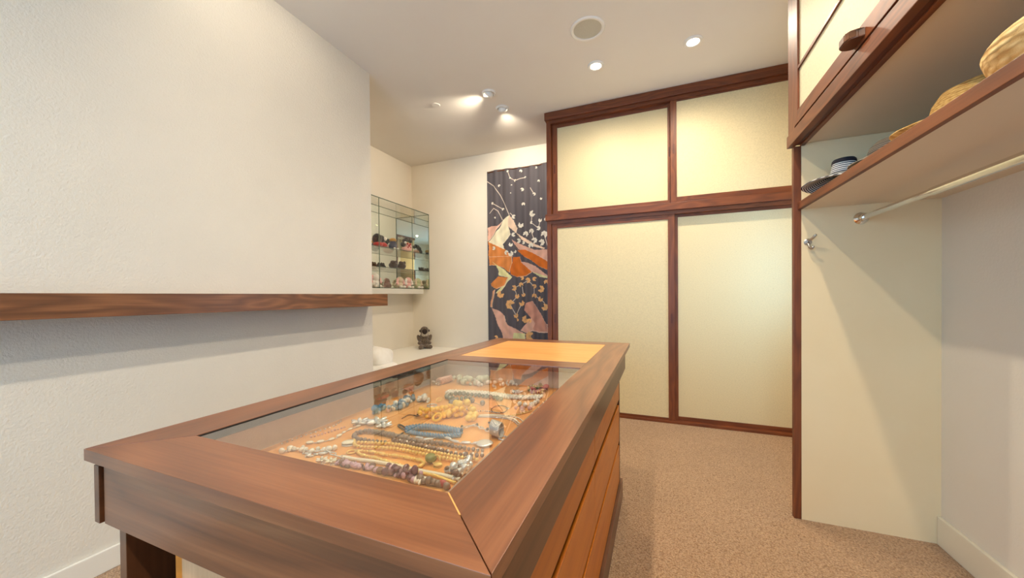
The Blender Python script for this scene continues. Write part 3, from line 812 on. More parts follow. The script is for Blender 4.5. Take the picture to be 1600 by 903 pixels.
def straw(name, light, dark, k):
    m, nt, p = nmat(name)
    N = nt.nodes
    tc = N.new('ShaderNodeTexCoord')
    w = N.new('ShaderNodeTexWave'); w.wave_type = 'BANDS'; w.bands_direction = 'Z'; w.inputs['Scale'].default_value = k; w.inputs['Distortion'].default_value = 1.0; w.inputs['Detail Scale'].default_value = 20
    v = N.new('ShaderNodeTexVoronoi'); v.inputs['Scale'].default_value = k * 3.0
    mp = N.new('ShaderNodeMapping'); mp.inputs['Scale'].default_value = (.55, .55, 1.5)
    link(nt, tc, 'Object', mp, 0); link(nt, mp, 0, v, 'Vector'); link(nt, tc, 'Object', w, 'Vector')
    mx = N.new('ShaderNodeMix'); mx.data_type = 'FLOAT'; mx.inputs[0].default_value = .72; link(nt, w, 'Fac', mx, 2); link(nt, v, 'Distance', mx, 3)
    r = N.new('ShaderNodeValToRGB'); r.color_ramp.elements[0].position = .15; r.color_ramp.elements[0].color = light; r.color_ramp.elements[1].position = .75; r.color_ramp.elements[1].color = dark
    link(nt, mx, 0, r, 0); link(nt, r, 0, p, 'Base Color'); p.inputs['Roughness'].default_value = .7
    b = N.new('ShaderNodeBump'); b.inputs['Strength'].default_value = .9; b.inputs['Distance'].default_value = .004; b.invert = True
    link(nt, mx, 0, b, 'Height'); link(nt, b, 'Normal', p, 'Normal')
    return m
M['stripe'] = stripes('navy_white_stripe', srgb(40, 44, 66), srgb(240, 238, 230), 95)
M['stripe_grey'] = stripes('grey_taupe_stripe', srgb(70, 64, 60), srgb(146, 132, 112), 120)
M['straw'] = straw('golden_straw', srgb(238, 200, 122), srgb(186, 132, 60), 42)
M['straw_coarse'] = straw('coarse_straw', srgb(242, 212, 150), srgb(202, 156, 92), 24)
M['navy'] = plain('navy_cloth', srgb(26, 26, 38), .8)
ZS = 1.638
def hat(name, loc, label, crown, brim, mat, band=None, wave=.0, waves=3, phase=0.0, skew=0.0):
    t = thing(name, loc, label, 'hat', 'sun hats on the wardrobe shelf')
    def mk(prof, n=48):
        bm = bmesh.new(); lathe(bm, prof, (0, 0, 0), n)
        return bm
    bm = mk(crown); bmesh.ops.translate(bm, verts=bm.verts, vec=loc)
    o = obj('crown', bm, mat, t, smooth=True)
    s = o.modifiers.new('thickness', 'SOLIDIFY'); s.thickness = .003; s.offset = -1
    bm = mk(brim)
    r0, r1 = brim[0][0], brim[-1][0]
    for v in bm.verts:
        r = math.hypot(v.co.x, v.co.y); a = math.atan2(v.co.y, v.co.x)
        k = max(0, (r - r0) / (r1 - r0))
        if skew and k > 0: v.co.y *= 1 + k * (-skew if v.co.y > 0 else skew * .7)
        v.co.z += wave * k * k * (1 + math.sin(waves * a + phase)) * .5
    bmesh.ops.translate(bm, verts=bm.verts, vec=loc)
    o = obj('brim', bm, mat, t, smooth=True)
    s = o.modifiers.new('thickness', 'SOLIDIFY'); s.thickness = .003; s.offset = 1
    if band:
        bm = mk(band[0]); bmesh.ops.translate(bm, verts=bm.verts, vec=loc)
        obj('band', bm, band[1], t, smooth=True)
    return t
hat('striped_sun_hat', (.80, 2.142, ZS), 'navy and white striped sun hat with a tall narrow crown beside the end panel',
    [(.052, .095), (.048, .110), (.045, .130), (.042, .148), (.036, .160), (.0, .162)],
    [(.052, .095), (.066, .086), (.100, .066), (.135, .046), (.160, .034)], M['stripe'], ([(.038, .163), (.043, .157), (.0445, .149), (.0452, .142)], M['navy']), .022, 2, .6, .42)
hat('striped_cloche', (.855, 1.81, ZS), 'low taupe and grey striped hat between the navy striped hat and the straw hat',
    [(.105, .070), (.098, .098), (.080, .118), (.045, .130), (.0, .133)],
    [(.105, .070), (.120, .060), (.140, .044), (.158, .030)], M['stripe_grey'], None, .012, 2, 2.0)
hat('straw_sun_hat', (.885, 1.50, ZS), 'golden woven straw hat with a full rounded crown in the middle of the shelf',
    [(.115, .048), (.112, .078), (.105, .112), (.088, .142), (.055, .158), (.0, .163)],
    [(.115, .048), (.130, .044), (.160, .042), (.195, .040)], M['straw'], None, .02, 2, 3.6)
hat('coarse_straw_hat', (.875, 1.13, ZS), 'pale coarse-woven straw hat with an upturned brim at the near end of the shelf',
    [(.09, .018), (.10, .012), (.10, .004), (.0, .003)],
    [(.09, .018), (.13, .022), (.160, .038), (.180, .062), (.186, .082), (.182, .090)], M['straw_coarse'], None, .02, 2, 0)

# ------------------------------------------------------------------ plush monkey and folded cloth on the bench
M['fur'] = noisy('grizzled_fur', srgb(30, 22, 17), srgb(136, 116, 94), 75, .95, .9, 220, .006, 5, sheen=.4)
M['face_dark'] = plain('dark_face', srgb(44, 30, 24), .8)
M['fur_light'] = noisy('pale_fur', srgb(150, 136, 118), srgb(206, 194, 176), 110, .95, .8, 220, .005)
M['black_shine'] = plain('black_shine', srgb(12, 10, 9), .15)
M['white_cloth'] = noisy('white_cloth', srgb(240, 236, 228), srgb(246, 243, 237), 30, .85, .3, 160, .003, sheen=.3)
mk_ = thing('plush_monkey', (-2.985, 4.15, .480), 'small grizzled brown plush monkey sitting on the white bench', 'plush toy')
mx_, my_, mz_ = -2.985, 4.15, .480
def mp_(x, y, z): return (mx_ + x, my_ + y, mz_ + z)
# it sits turned toward the room (+x, -y)
blob('body', [(mp_(0, 0, .085), .075, (1, .95, 1.15)), (mp_(.005, -.005, .15), .062, (1, .95, 1.2)), (mp_(.01, -.01, .235), .058, (1, 1, 1.05)),
              (mp_(.075, -.035, .03), .032, (1.9, 1, .9)), (mp_(.02, -.085, .03), .032, (1, 1.9, .9)), (mp_(.125, -.045, .026), .026, (1.3, 1, 1)), (mp_(.035, -.135, .026), .026, (1, 1.4, 1)),
              (mp_(-.055, -.045, .13), .026, (1, 1, 2.2), (.3, -.2, 0)), (mp_(.06, .04, .13), .026, (1, 1, 2.2), (-.3, .3, 0)),
              (mp_(-.02, -.085, .075), .024), (mp_(.085, .0, .075), .024)], M['fur'], mk_, .006, .012, .012)
bm = bmesh.new(); ball(bm, mp_(.042, -.048, .228), .036, (.9, .9, 1.1), None, 16, 12)
fc = obj('face', bm, M['face_dark'], mk_, smooth=True)
bm = bmesh.new(); ball(bm, mp_(.062, -.070, .212), .02, (1, 1, .8), None, 14, 10); obj('muzzle', bm, M['face_dark'], fc, smooth=True)
for s_ in (-1, 1):
    bm = bmesh.new(); ball(bm, mp_(.068 + s_ * .012, -.073 + s_ * .011, .240), .006); obj('eye', bm, M['black_shine'], fc, smooth=True)
    bm = bmesh.new(); ball(bm, mp_(.015 + s_ * .044, -.015 + s_ * .042, .236), .017, (.6, .6, 1)); obj('ear', bm, M['face_dark'], mk_, smooth=True)
blob('ruff', [(mp_(.035, -.04, .182), .042, (1.1, 1.1, .55)), (mp_(.05, -.012, .2), .02), (mp_(.018, -.055, .2), .02)], M['fur_light'], mk_, .006, .01, .012)

tw = thing('folded_cloth', (-2.66, 2.83, .477), 'bundled white towel lying on the bench beside the wall end', 'towel')
def drape(name, cx, cy, z0, rx, ry, h, seed, parent, lean=0.0):
    bm = bmesh.new()
    n, k = 40, 14
    rings = []
    for i in range(k + 1):
        t_ = i / k
        ring = []
        for j in range(n):
            a = 2 * PI * j / n
            f = (1 - t_ ** 3.2)
            w = 1 + .10 * math.sin(3 * a + seed + 2.2 * t_) + .05 * math.sin(7 * a + seed * 2 + 3 * t_)
            z = h * math.sin(t_ * PI / 2) * (1 + .08 * math.sin(2 * a + seed)) 
            ring.append(bm.verts.new((cx + rx * f * w * math.cos(a) + lean * t_, cy + ry * f * w * math.sin(a), z0 + z)))
        rings.append(ring)
    for A, B in zip(rings, rings[1:]):
        for j in range(n): bm.faces.new((A[j], A[(j + 1) % n], B[(j + 1) % n], B[j]))
    bm.faces.new(rings[0][::-1])
    bmesh.ops.remove_doubles(bm, verts=bm.verts, dist=1e-5)
    o = obj(name, bm, M['white_cloth'], parent, smooth=True)
    s = o.modifiers.new('sub', 'SUBSURF'); s.levels = 1; s.render_levels = 1
    return o
drape('lower_fold', -2.62, 2.83, .478, .20, .22, .055, 1.0, tw)
drape('upper_fold', -2.67, 2.86, .512, .19, .21, .165, 2.4, tw, -.01)

# ------------------------------------------------------------------ plush figures in the display case
def pm(name, a, b): return noisy(name, srgb(*a), srgb(*b), 60, .9, .6, 160, .003, sheen=.3)
M['p_black'] = pm('plush_black', (22, 18, 20), (44, 36, 38)); M['p_red'] = pm('plush_red', (168, 34, 30), (200, 54, 44))
M['p_white'] = pm('plush_white', (232, 222, 208), (246, 240, 230)); M['p_pink'] = pm('plush_pink', (226, 164, 156), (240, 188, 178))
M['p_navy'] = pm('plush_navy', (24, 28, 56), (44, 48, 84)); M['p_gold'] = pm('plush_mustard', (172, 124, 40), (200, 150, 62))
M['p_brown'] = pm('plush_brown', (40, 24, 16), (74, 46, 30)); M['p_beige'] = pm('plush_beige', (206, 182, 150), (226, 206, 176))
M['p_green'] = pm('plush_sage', (176, 180, 132), (200, 200, 156))
def toy(name, label, x, y, z, body, parts, voxel=.006):
    t = thing(name, (x, y, z), label, 'plush toy', 'plush figures in the glass case')
    def sh(b): return ((x + b[0][0], y + b[0][1], z + b[0][2]),) + tuple(b[1:])
    blob('body', [sh(b) for b in body[1]], M[body[0]], t, voxel, .004, .02)
    for nm, mt, bl in parts:
        blob(nm, [sh(b) for b in bl], M[mt], t, voxel * .8)
    return t
z2 = SHZ[2]; z1 = SHZ[1]; z0 = SHZ[0]
TX = -3.12
toy('plush_bird', 'black plush figure with a red skirt on the top glass shelf by the wall end', TX, 3.42, z2,
    ('p_black', [((0, 0, .10), .058, (1, 1, 1.15)), ((.0, .06, .095), .052, (1, 1, 1.2))]),
    [('skirt', 'p_red', [((.01, .0, .034), .058, (1, 1, .6)), ((.012, .07, .036), .058, (1, 1.2, .62))]), ('patch', 'p_white', [((.045, .085, .11), .024)])])
toy('plush_figure_navy', 'navy plush figure wearing a mustard cap on the top glass shelf', TX - .02, 3.72, z2,
    ('p_navy', [((0, 0, .052), .052, (1, 1, 1)), ((.0, .0, .09), .040)]),
    [('cap', 'p_gold', [((0, -.0, .128), .040, (1.1, 1.2, .7))]), ('foot', 'p_white', [((.05, -.03, .016), .016)]), ('foot', 'p_white', [((.05, .03, .016), .016)])])
toy('plush_figure_crest', 'large plush figure with dark crest and red crossed straps on the top glass shelf', TX - .01, 3.98, z2,
    ('p_pink', [((0, 0, .045), .062, (1, 1.3, .7)), ((.0, .03, .08), .05)]),
    [('crest', 'p_black', [((0, -.07, .10), .036), ((0, -.045, .145), .034), ((0, -.005, .172), .032), ((0, .04, .178), .03), ((0, .08, .16), .026)]),
     ('strap', 'p_red', [((.045, -.03, .06), .014), ((.05, -.01, .085), .014), ((.05, .012, .108), .014), ((.05, .012, .06), .014), ((.045, -.035, .11), .014)]),
     ('tuft', 'p_white', [((.04, -.075, .12), .018)])])
for y_, lb, rs in ((3.70, 'shaggy dark brown plush slipper on the middle glass shelf, nearer the wall end', 1.0), (3.86, 'shaggy dark brown plush slipper on the middle glass shelf, nearer the corner', 1.05)):
    t = toy('plush_slipper', lb, TX, y_, z1, ('p_brown', [((0, 0, .045), .052, (1.1, 1.1, .85)), ((.02, -.02, .07), .034)]),
            [('tuft', 'p_brown', [((.01 + .03 * math.cos(q), .045 * math.sin(q), .085 * rs), .011, (1, 1, 1.9), (.4 * math.sin(q), .3, 0))]) for q in (0, 1.2, 2.4, 3.6, 4.8)], .005)
def bunny(y_, lb, c1, c2, s=1.0):
    toy('plush_rabbit', lb, TX, y_, z0 + .0,
        (c1, [((0, 0, .045 * s), .05 * s, (1.1, 1.1, .9)), ((.015, 0, .105 * s), .045 * s)]),
        [('ear', c2, [((.02, -.045 * s, .115 * s), .018), ((.025, -.058 * s, .09 * s), .019), ((.03, -.064 * s, .06 * s), .020)]),
         ('ear', c2, [((.02, .045 * s, .115 * s), .018), ((.025, .058 * s, .09 * s), .019), ((.03, .064 * s, .06 * s), .020)]),
         ('foot', 'p_white', [((.06, -.03, .018), .02, (1.3, 1, .8))]), ('foot', 'p_white', [((.06, .035, .018), .02, (1.3, 1, .8))])])
bunny(3.36, 'white plush rabbit with pink ears on the case floor by the wall end', 'p_white', 'p_pink', 1.15)
bunny(3.80, 'beige plush rabbit with pink ears at the middle of the case floor', 'p_beige', 'p_pink')
bunny(3.97, 'pink plush rabbit with cream ears beside the beige one on the case floor', 'p_pink', 'p_white')
bunny(4.18, 'sage green plush rabbit added for a mirror image at the case end', 'p_green', 'p_beige')  # added figure standing in for a reflection in the end mirror
J = {
    'clear_strand': [(-0.897,0.635),(-0.895,0.658),(-0.895,0.686),(-0.888,0.719),(-0.879,0.753),(-0.876,0.776),(-0.889,0.812)],
    'charm_chain': [(-0.834,0.664),(-0.816,0.675),(-0.804,0.693),(-0.798,0.714),(-0.808,0.744),(-0.813,0.773),(-0.809,0.802)],
    'thin_chain_left': [(-0.865,0.693),(-0.854,0.721),(-0.845,0.756),(-0.839,0.779)],
    'silver_flowers': [(-0.827,0.8),(-0.822,0.82),(-0.803,0.833),(-0.773,0.838),(-0.739,0.828),(-0.734,0.853)],
    'left_tangle': [(-0.848,0.6),(-0.835,0.614),(-0.819,0.627),(-0.785,0.625),(-0.765,0.636),(-0.747,0.647),(-0.742,0.653)],
    'left_tangle2': [(-0.796,0.609),(-0.766,0.613),(-0.752,0.626),(-0.744,0.64)],
    'silver_links': [(-0.738,0.639),(-0.714,0.632),(-0.692,0.626),(-0.682,0.63)],
    'white_flower_a': [(-0.718,0.602)],
    'white_flower_b': [(-0.693,0.605)],
    'brooch': [(-0.736,0.697)],
    'taupe': [(-0.651,0.733),(-0.694,0.726),(-0.729,0.722),(-0.753,0.731),(-0.764,0.75),(-0.754,0.769),(-0.725,0.775),(-0.679,0.773),(-0.615,0.769),(-0.557,0.765),(-0.508,0.775),(-0.451,0.771),(-0.395,0.777)],
    'gold1': [(-0.713,0.706),(-0.663,0.72),(-0.612,0.731),(-0.552,0.729),(-0.483,0.725),(-0.424,0.725),(-0.384,0.727)],
    'gold2': [(-0.733,0.711),(-0.708,0.69),(-0.684,0.687),(-0.644,0.698),(-0.594,0.709),(-0.536,0.708),(-0.472,0.707),(-0.402,0.709)],
    'brown2': [(-0.636,0.748),(-0.584,0.746),(-0.542,0.741),(-0.485,0.739),(-0.431,0.737),(-0.383,0.752)],
    'goldloop': [(-0.674,0.667),(-0.642,0.675),(-0.603,0.675),(-0.561,0.68),(-0.524,0.68),(-0.496,0.677),(-0.485,0.664),(-0.492,0.649),(-0.503,0.641),(-0.531,0.644),(-0.57,0.648),(-0.612,0.653),(-0.65,0.653)],
    'goldring': [(-0.69,0.661)],
    'rope': [(-0.683,0.63),(-0.639,0.632),(-0.589,0.638),(-0.526,0.639),(-0.468,0.639),(-0.421,0.64),(-0.376,0.637)],
    'rope2': [(-0.479,0.632),(-0.432,0.633),(-0.397,0.626),(-0.377,0.623)],
    'purple': [(-0.672,0.603),(-0.64,0.605),(-0.615,0.608),(-0.564,0.609),(-0.535,0.608)],
    'purple2': [(-0.529,0.61),(-0.503,0.611),(-0.478,0.609),(-0.461,0.607)],
    'mixed': [(-0.457,0.606),(-0.438,0.605),(-0.416,0.605),(-0.398,0.605),(-0.38,0.604)],
    'cluster': [(-0.412,0.658),(-0.402,0.665),(-0.397,0.682),(-0.388,0.702),(-0.386,0.68),(-0.387,0.656),(-0.386,0.639)],
    'greenring': [(-0.478,0.684)],
    'smallring': [(-0.454,0.676)],
    'blue_a': [(-0.65,0.814),(-0.632,0.836),(-0.602,0.853),(-0.562,0.857),(-0.525,0.856),(-0.498,0.856)],
    'blue_b': [(-0.644,0.811),(-0.601,0.807),(-0.568,0.81),(-0.534,0.814),(-0.511,0.827),(-0.491,0.84)],
    'cord_a': [(-0.656,0.822),(-0.683,0.833),(-0.704,0.847),(-0.7,0.854),(-0.676,0.841)],
    'cord_b': [(-0.622,0.795),(-0.636,0.785),(-0.651,0.793),(-0.654,0.807)],
    'silver_pend': [(-0.587,0.789),(-0.564,0.784),(-0.55,0.808),(-0.53,0.82),(-0.497,0.805),(-0.469,0.802),(-0.426,0.814)],
    'disc': [(-0.409,0.817)],
    'yellow': [(-0.682,0.92),(-0.595,1.019)],
    'yellow4': [(-0.53,0.953),(-0.518,0.963),(-0.541,0.986),(-0.527,0.991)],
    'silver_mid': [(-0.516,0.89),(-0.504,0.906),(-0.492,0.921),(-0.465,0.909),(-0.44,0.898)],
    'coil': [(-0.417,0.887),(-0.382,0.871)],
    'dark_ear': [(-0.465,0.959),(-0.452,0.953),(-0.445,0.961),(-0.434,0.932),(-0.438,0.92)],
    'ball_chain_back': [(-0.641,1.016),(-0.612,1.048),(-0.562,1.045),(-0.52,1.054),(-0.473,1.051)],
    'wire_loop': [(-0.516,1.084),(-0.516,1.114),(-0.496,1.129),(-0.469,1.109),(-0.463,1.068),(-0.485,1.053),(-0.507,1.066)],
    'cord_back': [(-0.534,1.001),(-0.482,1.021),(-0.416,1.02),(-0.379,0.986)],
    'pearls_r': [(-0.441,1.15),(-0.416,1.144),(-0.398,1.158),(-0.393,1.2)],
    'pearls_r2': [(-0.44,1.112),(-0.409,1.102),(-0.392,1.116)],
    'pearls_band': [(-0.761,1.208),(-0.686,1.226),(-0.609,1.235),(-0.526,1.228),(-0.465,1.232),(-0.402,1.265)],
    'nuggets': [(-0.821,1.366),(-0.77,1.348),(-0.726,1.352),(-0.695,1.363),(-0.68,1.405)],
    'green': [(-0.525,1.184),(-0.589,1.195),(-0.657,1.198),(-0.714,1.186),(-0.732,1.161),(-0.716,1.131),(-0.679,1.127),(-0.637,1.16)],
    'dangle': [(-0.669,1.081),(-0.668,1.106),(-0.618,1.108),(-0.611,1.127),(-0.563,1.112)],
    'pinkbundle': [(-0.864,1.302),(-0.853,1.38)],
    'glassdrops': [(-0.885,1.289),(-0.885,1.313),(-0.86,1.288)],
    'crystals': [(-0.788,1.061),(-0.787,1.087),(-0.756,1.065)],
    'ring_back': [(-0.723,1.045)],
    'ring_back2': [(-0.731,1.099)],
    'bluecluster': [(-0.845,0.905),(-0.851,0.931),(-0.855,0.95)],
    'bluecluster2': [(-0.815,0.944),(-0.808,0.983),(-0.811,1.02),(-0.831,1.071)],
    'redbeads': [(-0.462,1.318),(-0.432,1.319),(-0.419,1.344),(-0.408,1.379)],
    'greenbeads_r': [(-0.477,1.343),(-0.459,1.371),(-0.438,1.389)],
    'silver_leaf': [(-0.536,1.252),(-0.51,1.252),(-0.509,1.301)],
    'thin_r': [(-0.425,1.042),(-0.404,1.07),(-0.384,1.105)],
    'pend_l': [(-0.7,0.933),(-0.735,0.939),(-0.734,0.901)],
}

# ------------------------------------------------------------------ jewellery laid out in the tray
ZJ = .8045
def jm(name, c, rough=.25, metal=0.0, coat=.3): return plain(name, srgb(*c), rough, metal, .6, coat)
K = dict(gold=jm('gold', (240, 202, 112), .28, .45), silver=jm('silver', (226, 224, 218), .25, .5), pearl=jm('pearl', (236, 226, 208), .2), taupe=jm('taupe_stone', (134, 110, 92), .3),
         brown=jm('brown_pearl', (122, 88, 66), .2), blue=jm('blue_bead', (88, 140, 176), .25), bluegrey=jm('blue_grey_bead', (124, 144, 160), .25), black=jm('black_cord', (26, 20, 18), .6),
         yellow=jm('yellow_resin', (255, 194, 36), .3), paleyellow=jm('pale_yellow_resin', (250, 206, 84), .3), purple=jm('purple_stone', (116, 72, 84), .2), lilac=jm('lilac_stone', (198, 160, 176), .2),
         green=jm('green_stone', (98, 106, 84), .25), olive=jm('olive_stone', (126, 126, 52), .25), red=jm('red_coral', (164, 44, 40), .3), pink=jm('pink_stone', (224, 172, 156), .3),
         clear=glass('crystal', (.95, .96, .97, 1), 1.9), cream=jm('cream_shell', (238, 228, 202), .25), grey=jm('grey_bead', (128, 124, 120), .25), sage=jm('sage_nugget', (206, 208, 178), .3))

def finish(name, label, cat, bm, mat, parts=()):
    c = Vector((0, 0, 0)); n = 0
    for v in bm.verts: c += v.co; n += 1
    c /= max(1, n)
    o = obj(name, bm, mat, None, (round(c.x, 3), round(c.y, 3), ZJ), smooth=True)
    tag(o, label, cat, 'jewellery in the glass-topped tray')
    for pn, pb, pmat in parts:
        obj(pn, pb, pmat, o, smooth=True)
    return o

def beads(pts, rad, gap=1.02, closed=False, jit=0.0, scale=(1, 1, 1), zlift=0.0, grade=None, u=10, v=7):
    bm = bmesh.new()
    P3 = [(x, y, 0) for x, y in pts]
    L = path_len(P3 + ([P3[0]] if closed else []))
    n = max(2, int(L * 1.04 / (2 * rad * gap)))
    path = smooth_path(P3, n + (1 if closed else 0), closed)
    if closed: path = path[:-1]
    for i, p in enumerate(path):
        r = rad * (1 + random.uniform(-jit, jit))
        if grade: r *= grade(i / max(1, n - 1))
        t = path[min(i + 1, len(path) - 1)] - path[max(i - 1, 0)]
        ball(bm, (p.x, p.y, ZJ + r * scale[2] + zlift + .0003), r, scale, (0, 0, math.atan2(t.y, t.x)), u, v)
    return bm

def chain(pts, r, w, pitch, closed=False, zl=0.0):
    """Flat twisted links lying one through the next."""
    bm = bmesh.new()
    P3 = [(x, y, 0) for x, y in pts]
    n = max(3, int(path_len(P3) / pitch))
    path = smooth_path(P3, n, closed)
    for i, p in enumerate(path):
        t = (path[min(i + 1, n - 1)] - path[max(i - 1, 0)]).normalized()
        s = Vector((-t.y, t.x, 0))
        up = Vector((0, 0, 1))
        q = up if i % 2 else (s * .5 + up * .87)
        e2 = s if i % 2 else (s * .8 - up * .5)
        ring = [p + Vector((0, 0, ZJ + w * .6 + r + zl)) + t * math.cos(2 * PI * k / 10) * pitch * .8 + e2 * math.sin(2 * PI * k / 10) * w for k in range(10)]
        ring.append(ring[0])
        tube(bm, ring, r, 5)
    return bm

def cordp(pts, r, n=40, zl=0.0):
    bm = bmesh.new()
    tube(bm, smooth_path([(x, y, ZJ + r + zl + .0003) for x, y in pts], n), r, 6)
    return bm

def torsade(pts, r, R_, turns, strands=3, n=90):
    bm = bmesh.new()
    path = smooth_path([(x, y, ZJ + R_ + r) for x, y in pts], n)
    for s in range(strands):
        q = []
        for i, p in enumerate(path):
            t = (path[min(i + 1, n - 1)] - path[max(i - 1, 0)]).normalized()
            sd = Vector((-t.y, t.x, 0)); a = 2 * PI * (turns * i / n + s / strands)
            q.append(p + sd * math.cos(a) * R_ + Vector((0, 0, 1)) * math.sin(a) * R_)
        tube(bm, q, r, 6)
    return bm

def ring_bm(x, y, R_, r, tilt=0.0, z=None):
    bm = bmesh.new()
    m = Matrix.Rotation(tilt, 3, 'X')
    zc = ZJ + r + abs(math.sin(tilt)) * R_
    pts = [m @ Vector((R_ * math.cos(2 * PI * k / 24), R_ * math.sin(2 * PI * k / 24), 0)) + Vector((x, y, zc)) for k in range(25)]
    tube(bm, pts, r, 6)
    return bm

def cluster(pts, rad, n, spread_, jit=.4, layers=1, scale=(1, 1, 1)):
    bm = bmesh.new()
    path = smooth_path([(x, y, 0) for x, y in pts], max(2, n))
    for i, p in enumerate(path):
        r = rad * (1 + random.uniform(-jit, jit))
        ball(bm, (p.x + random.uniform(-spread_, spread_), p.y + random.uniform(-spread_, spread_), ZJ + r * scale[2] + random.randint(0, layers - 1) * rad * 1.4 + .0003), r,
             tuple(s * random.uniform(.8, 1.2) for s in scale[:2]) + (scale[2],), (0, 0, random.uniform(0, 3)), 8, 6)
    return bm

def flower(x, y, R_, z=0.0, petals=6, lift=.25):
    bm = bmesh.new()
    for k in range(petals):
        a = 2 * PI * k / petals + .3
        ball(bm, (x + R_ * .55 * math.cos(a), y + R_ * .55 * math.sin(a), ZJ + .005 + z), R_ * .45, (1.1, .5, .35), (0, -lift, a), 8, 6)
    ball(bm, (x, y, ZJ + .008 + z), R_ * .25)
    return bm

def jl(k, i0=0, i1=None): return J[k][i0:i1]

finish('crystal_necklace', 'strand of small clear crystals along the side of the tray', 'necklace', beads(jl('clear_strand'), .0042, 1.5, jit=.3), K['clear'],
       [('spacers', beads(jl('clear_strand'), .0022, 2.7), K['silver'])])
finish('shell_charm_necklace', 'chain with oval shell charms next to the crystal strand', 'necklace', cordp(jl('charm_chain'), .0012), K['silver'],
       [('charms', beads(jl('charm_chain'), .0075, 1.35, scale=(1.2, .8, .45), jit=.25), K['cream'])])
finish('fine_bead_necklace', 'thin pinkish bead chain between crystal strand and shell charms', 'necklace', beads(jl('thin_chain_left'), .0030, 1.3, jit=.3), K['pink'])
finish('leaf_necklace', 'silver necklace of large open leaf shapes', 'necklace', cordp(jl('silver_flowers'), .0016), K['silver'],
       [('leaf_cluster', flower(*J['silver_flowers'][i], .026 if i != 3 else .034, .004 * (i % 2)), K['silver']) for i in (1, 2, 3, 4)])
finish('tangled_silver_chain', 'tangled silver chain with pale stones in the near corner by the wall side', 'necklace', chain(jl('left_tangle'), .0011, .0042, .0075), K['silver'],
       [('stones', cluster(jl('left_tangle'), .0055, 22, .008), K['pearl']), ('drops', cluster(jl('left_tangle2'), .0055, 9, .006, scale=(1.5, .7, .5)), K['silver'])])
finish('silver_link_bracelet', 'short bracelet of long silver links beside the tangled chain', 'bracelet', chain(jl('silver_links'), .0016, .0055, .012), K['silver'])
finish('flower_earring', 'white flower earring nearest the tangled chain', 'earring', flower(*J['white_flower_a'][0], .014), K['pearl'], [('stud', ring_bm(J['white_flower_a'][0][0] + .012, J['white_flower_a'][0][1] - .006, .005, .001), K['silver'])])
finish('flower_earring', 'white flower earring nearest the lilac stones', 'earring', flower(*J['white_flower_b'][0], .014), K['cream'], [('stud', ring_bm(J['white_flower_b'][0][0] + .012, J['white_flower_b'][0][1] - .006, .005, .001), K['silver'])])
bx_, by_ = J['brooch'][0]
bm = bmesh.new(); ball(bm, (bx_, by_, ZJ + .0055), .014, (1.25, .85, .38), (0, 0, .6), 16, 10)
finish('oval_brooch', 'oval cream brooch in a silver rim lying alone on the wood', 'brooch', bm, K['cream'], [('rim', ring_bm(bx_, by_, .0155, .0014), K['silver'])])
finish('taupe_stone_necklace', 'long strand of round taupe stones curling back on itself', 'necklace', beads(jl('taupe'), .0058, 1.0, jit=.12, grade=lambda t: .75 + .45 * math.sin(PI * t)), K['taupe'],
       [('clasp', ring_bm(*J['taupe'][0], .006, .0012), K['silver'])])
finish('gold_ball_necklace', 'straight double-row gold ball necklace, row nearer the taupe stones', 'necklace', beads(jl('gold1'), .0046, 1.0), K['gold'])
finish('gold_ball_necklace', 'gold ball necklace with a hooked end, row nearer the gold loop', 'necklace', beads(jl('gold2'), .0048, 1.0), K['gold'])
finish('brown_pearl_necklace', 'strand of brown pearls lying behind the gold ball rows', 'necklace', beads(jl('brown2'), .0058, 1.06, jit=.2), K['brown'], [('spacers', beads(jl('brown2'), .0030, 3.2, zlift=.006), K['pearl'])])
finish('gold_loop_necklace', 'gold nugget necklace laid in a long closed loop', 'necklace', beads(jl('goldloop'), .0038, 1.0, True, jit=.1), K['gold'],
       [('nuggets', beads(jl('goldloop'), .0056, 3.0, True, scale=(1.5, .9, .8)), K['gold'])])
finish('gold_hoop', 'small plain gold hoop at the end of the gold loop necklace', 'earring', ring_bm(*J['goldring'][0], .010, .0022), K['gold'])
finish('rope_chain', 'long silver-gold rope chain running the width of the tray front', 'necklace', torsade(jl('rope'), .0017, .0027, 56, 2, 420), K['cream'], [('core', cordp(jl('rope'), .0012, 60), K['taupe'])])
finish('rope_chain', 'short thin rope chain in front of the long rope chain', 'necklace', torsade(jl('rope2'), .0014, .0022, 22, 2, 180), K['gold'])
finish('lilac_stone_necklace', 'lilac and pink chip necklace along the front of the tray', 'necklace', cluster(jl('purple'), .0062, 24, .004, scale=(1.2, .8, .8)), K['lilac'], [('brown_chips', cluster(jl('purple'), .0055, 16, .006), K['brown'])])
finish('purple_stone_necklace', 'heap of dark purple stones at the front of the tray', 'necklace', cluster(jl('purple2'), .0085, 22, .009, layers=2, scale=(.8, .8, .8)), K['purple'], [('chips', cluster(jl('purple2'), .0058, 10, .011, layers=2), K['lilac'])])
finish('mixed_stone_necklace', 'mixed brown, white and red stone strand in the front corner of the tray', 'necklace', cluster(jl('mixed'), .0066, 15, .004), K['taupe'],
       [('white_shards', cluster([J['mixed'][0], J['mixed'][1]], .008, 7, .006, scale=(1.6, .4, .6)), K['pearl']), ('red_beads', cluster([J['mixed'][3], J['mixed'][4]], .0058, 4, .003), K['red'])])
finish('silver_charm_bracelet', 'crowded silver charm bracelet beside the ends of the gold rows', 'bracelet', cluster(jl('cluster'), .0060, 34, .007, layers=2), K['silver'], [('stones', cluster(jl('cluster'), .0055, 14, .009, layers=2), K['brown']), ('links', chain(jl('cluster'), .001, .004, .007), K['silver'])])
gx_, gy_ = J['greenring'][0]
bm = bmesh.new(); ball(bm, (gx_, gy_, ZJ + .012), .0125, (1.1, 1, .85), None, 14, 10)
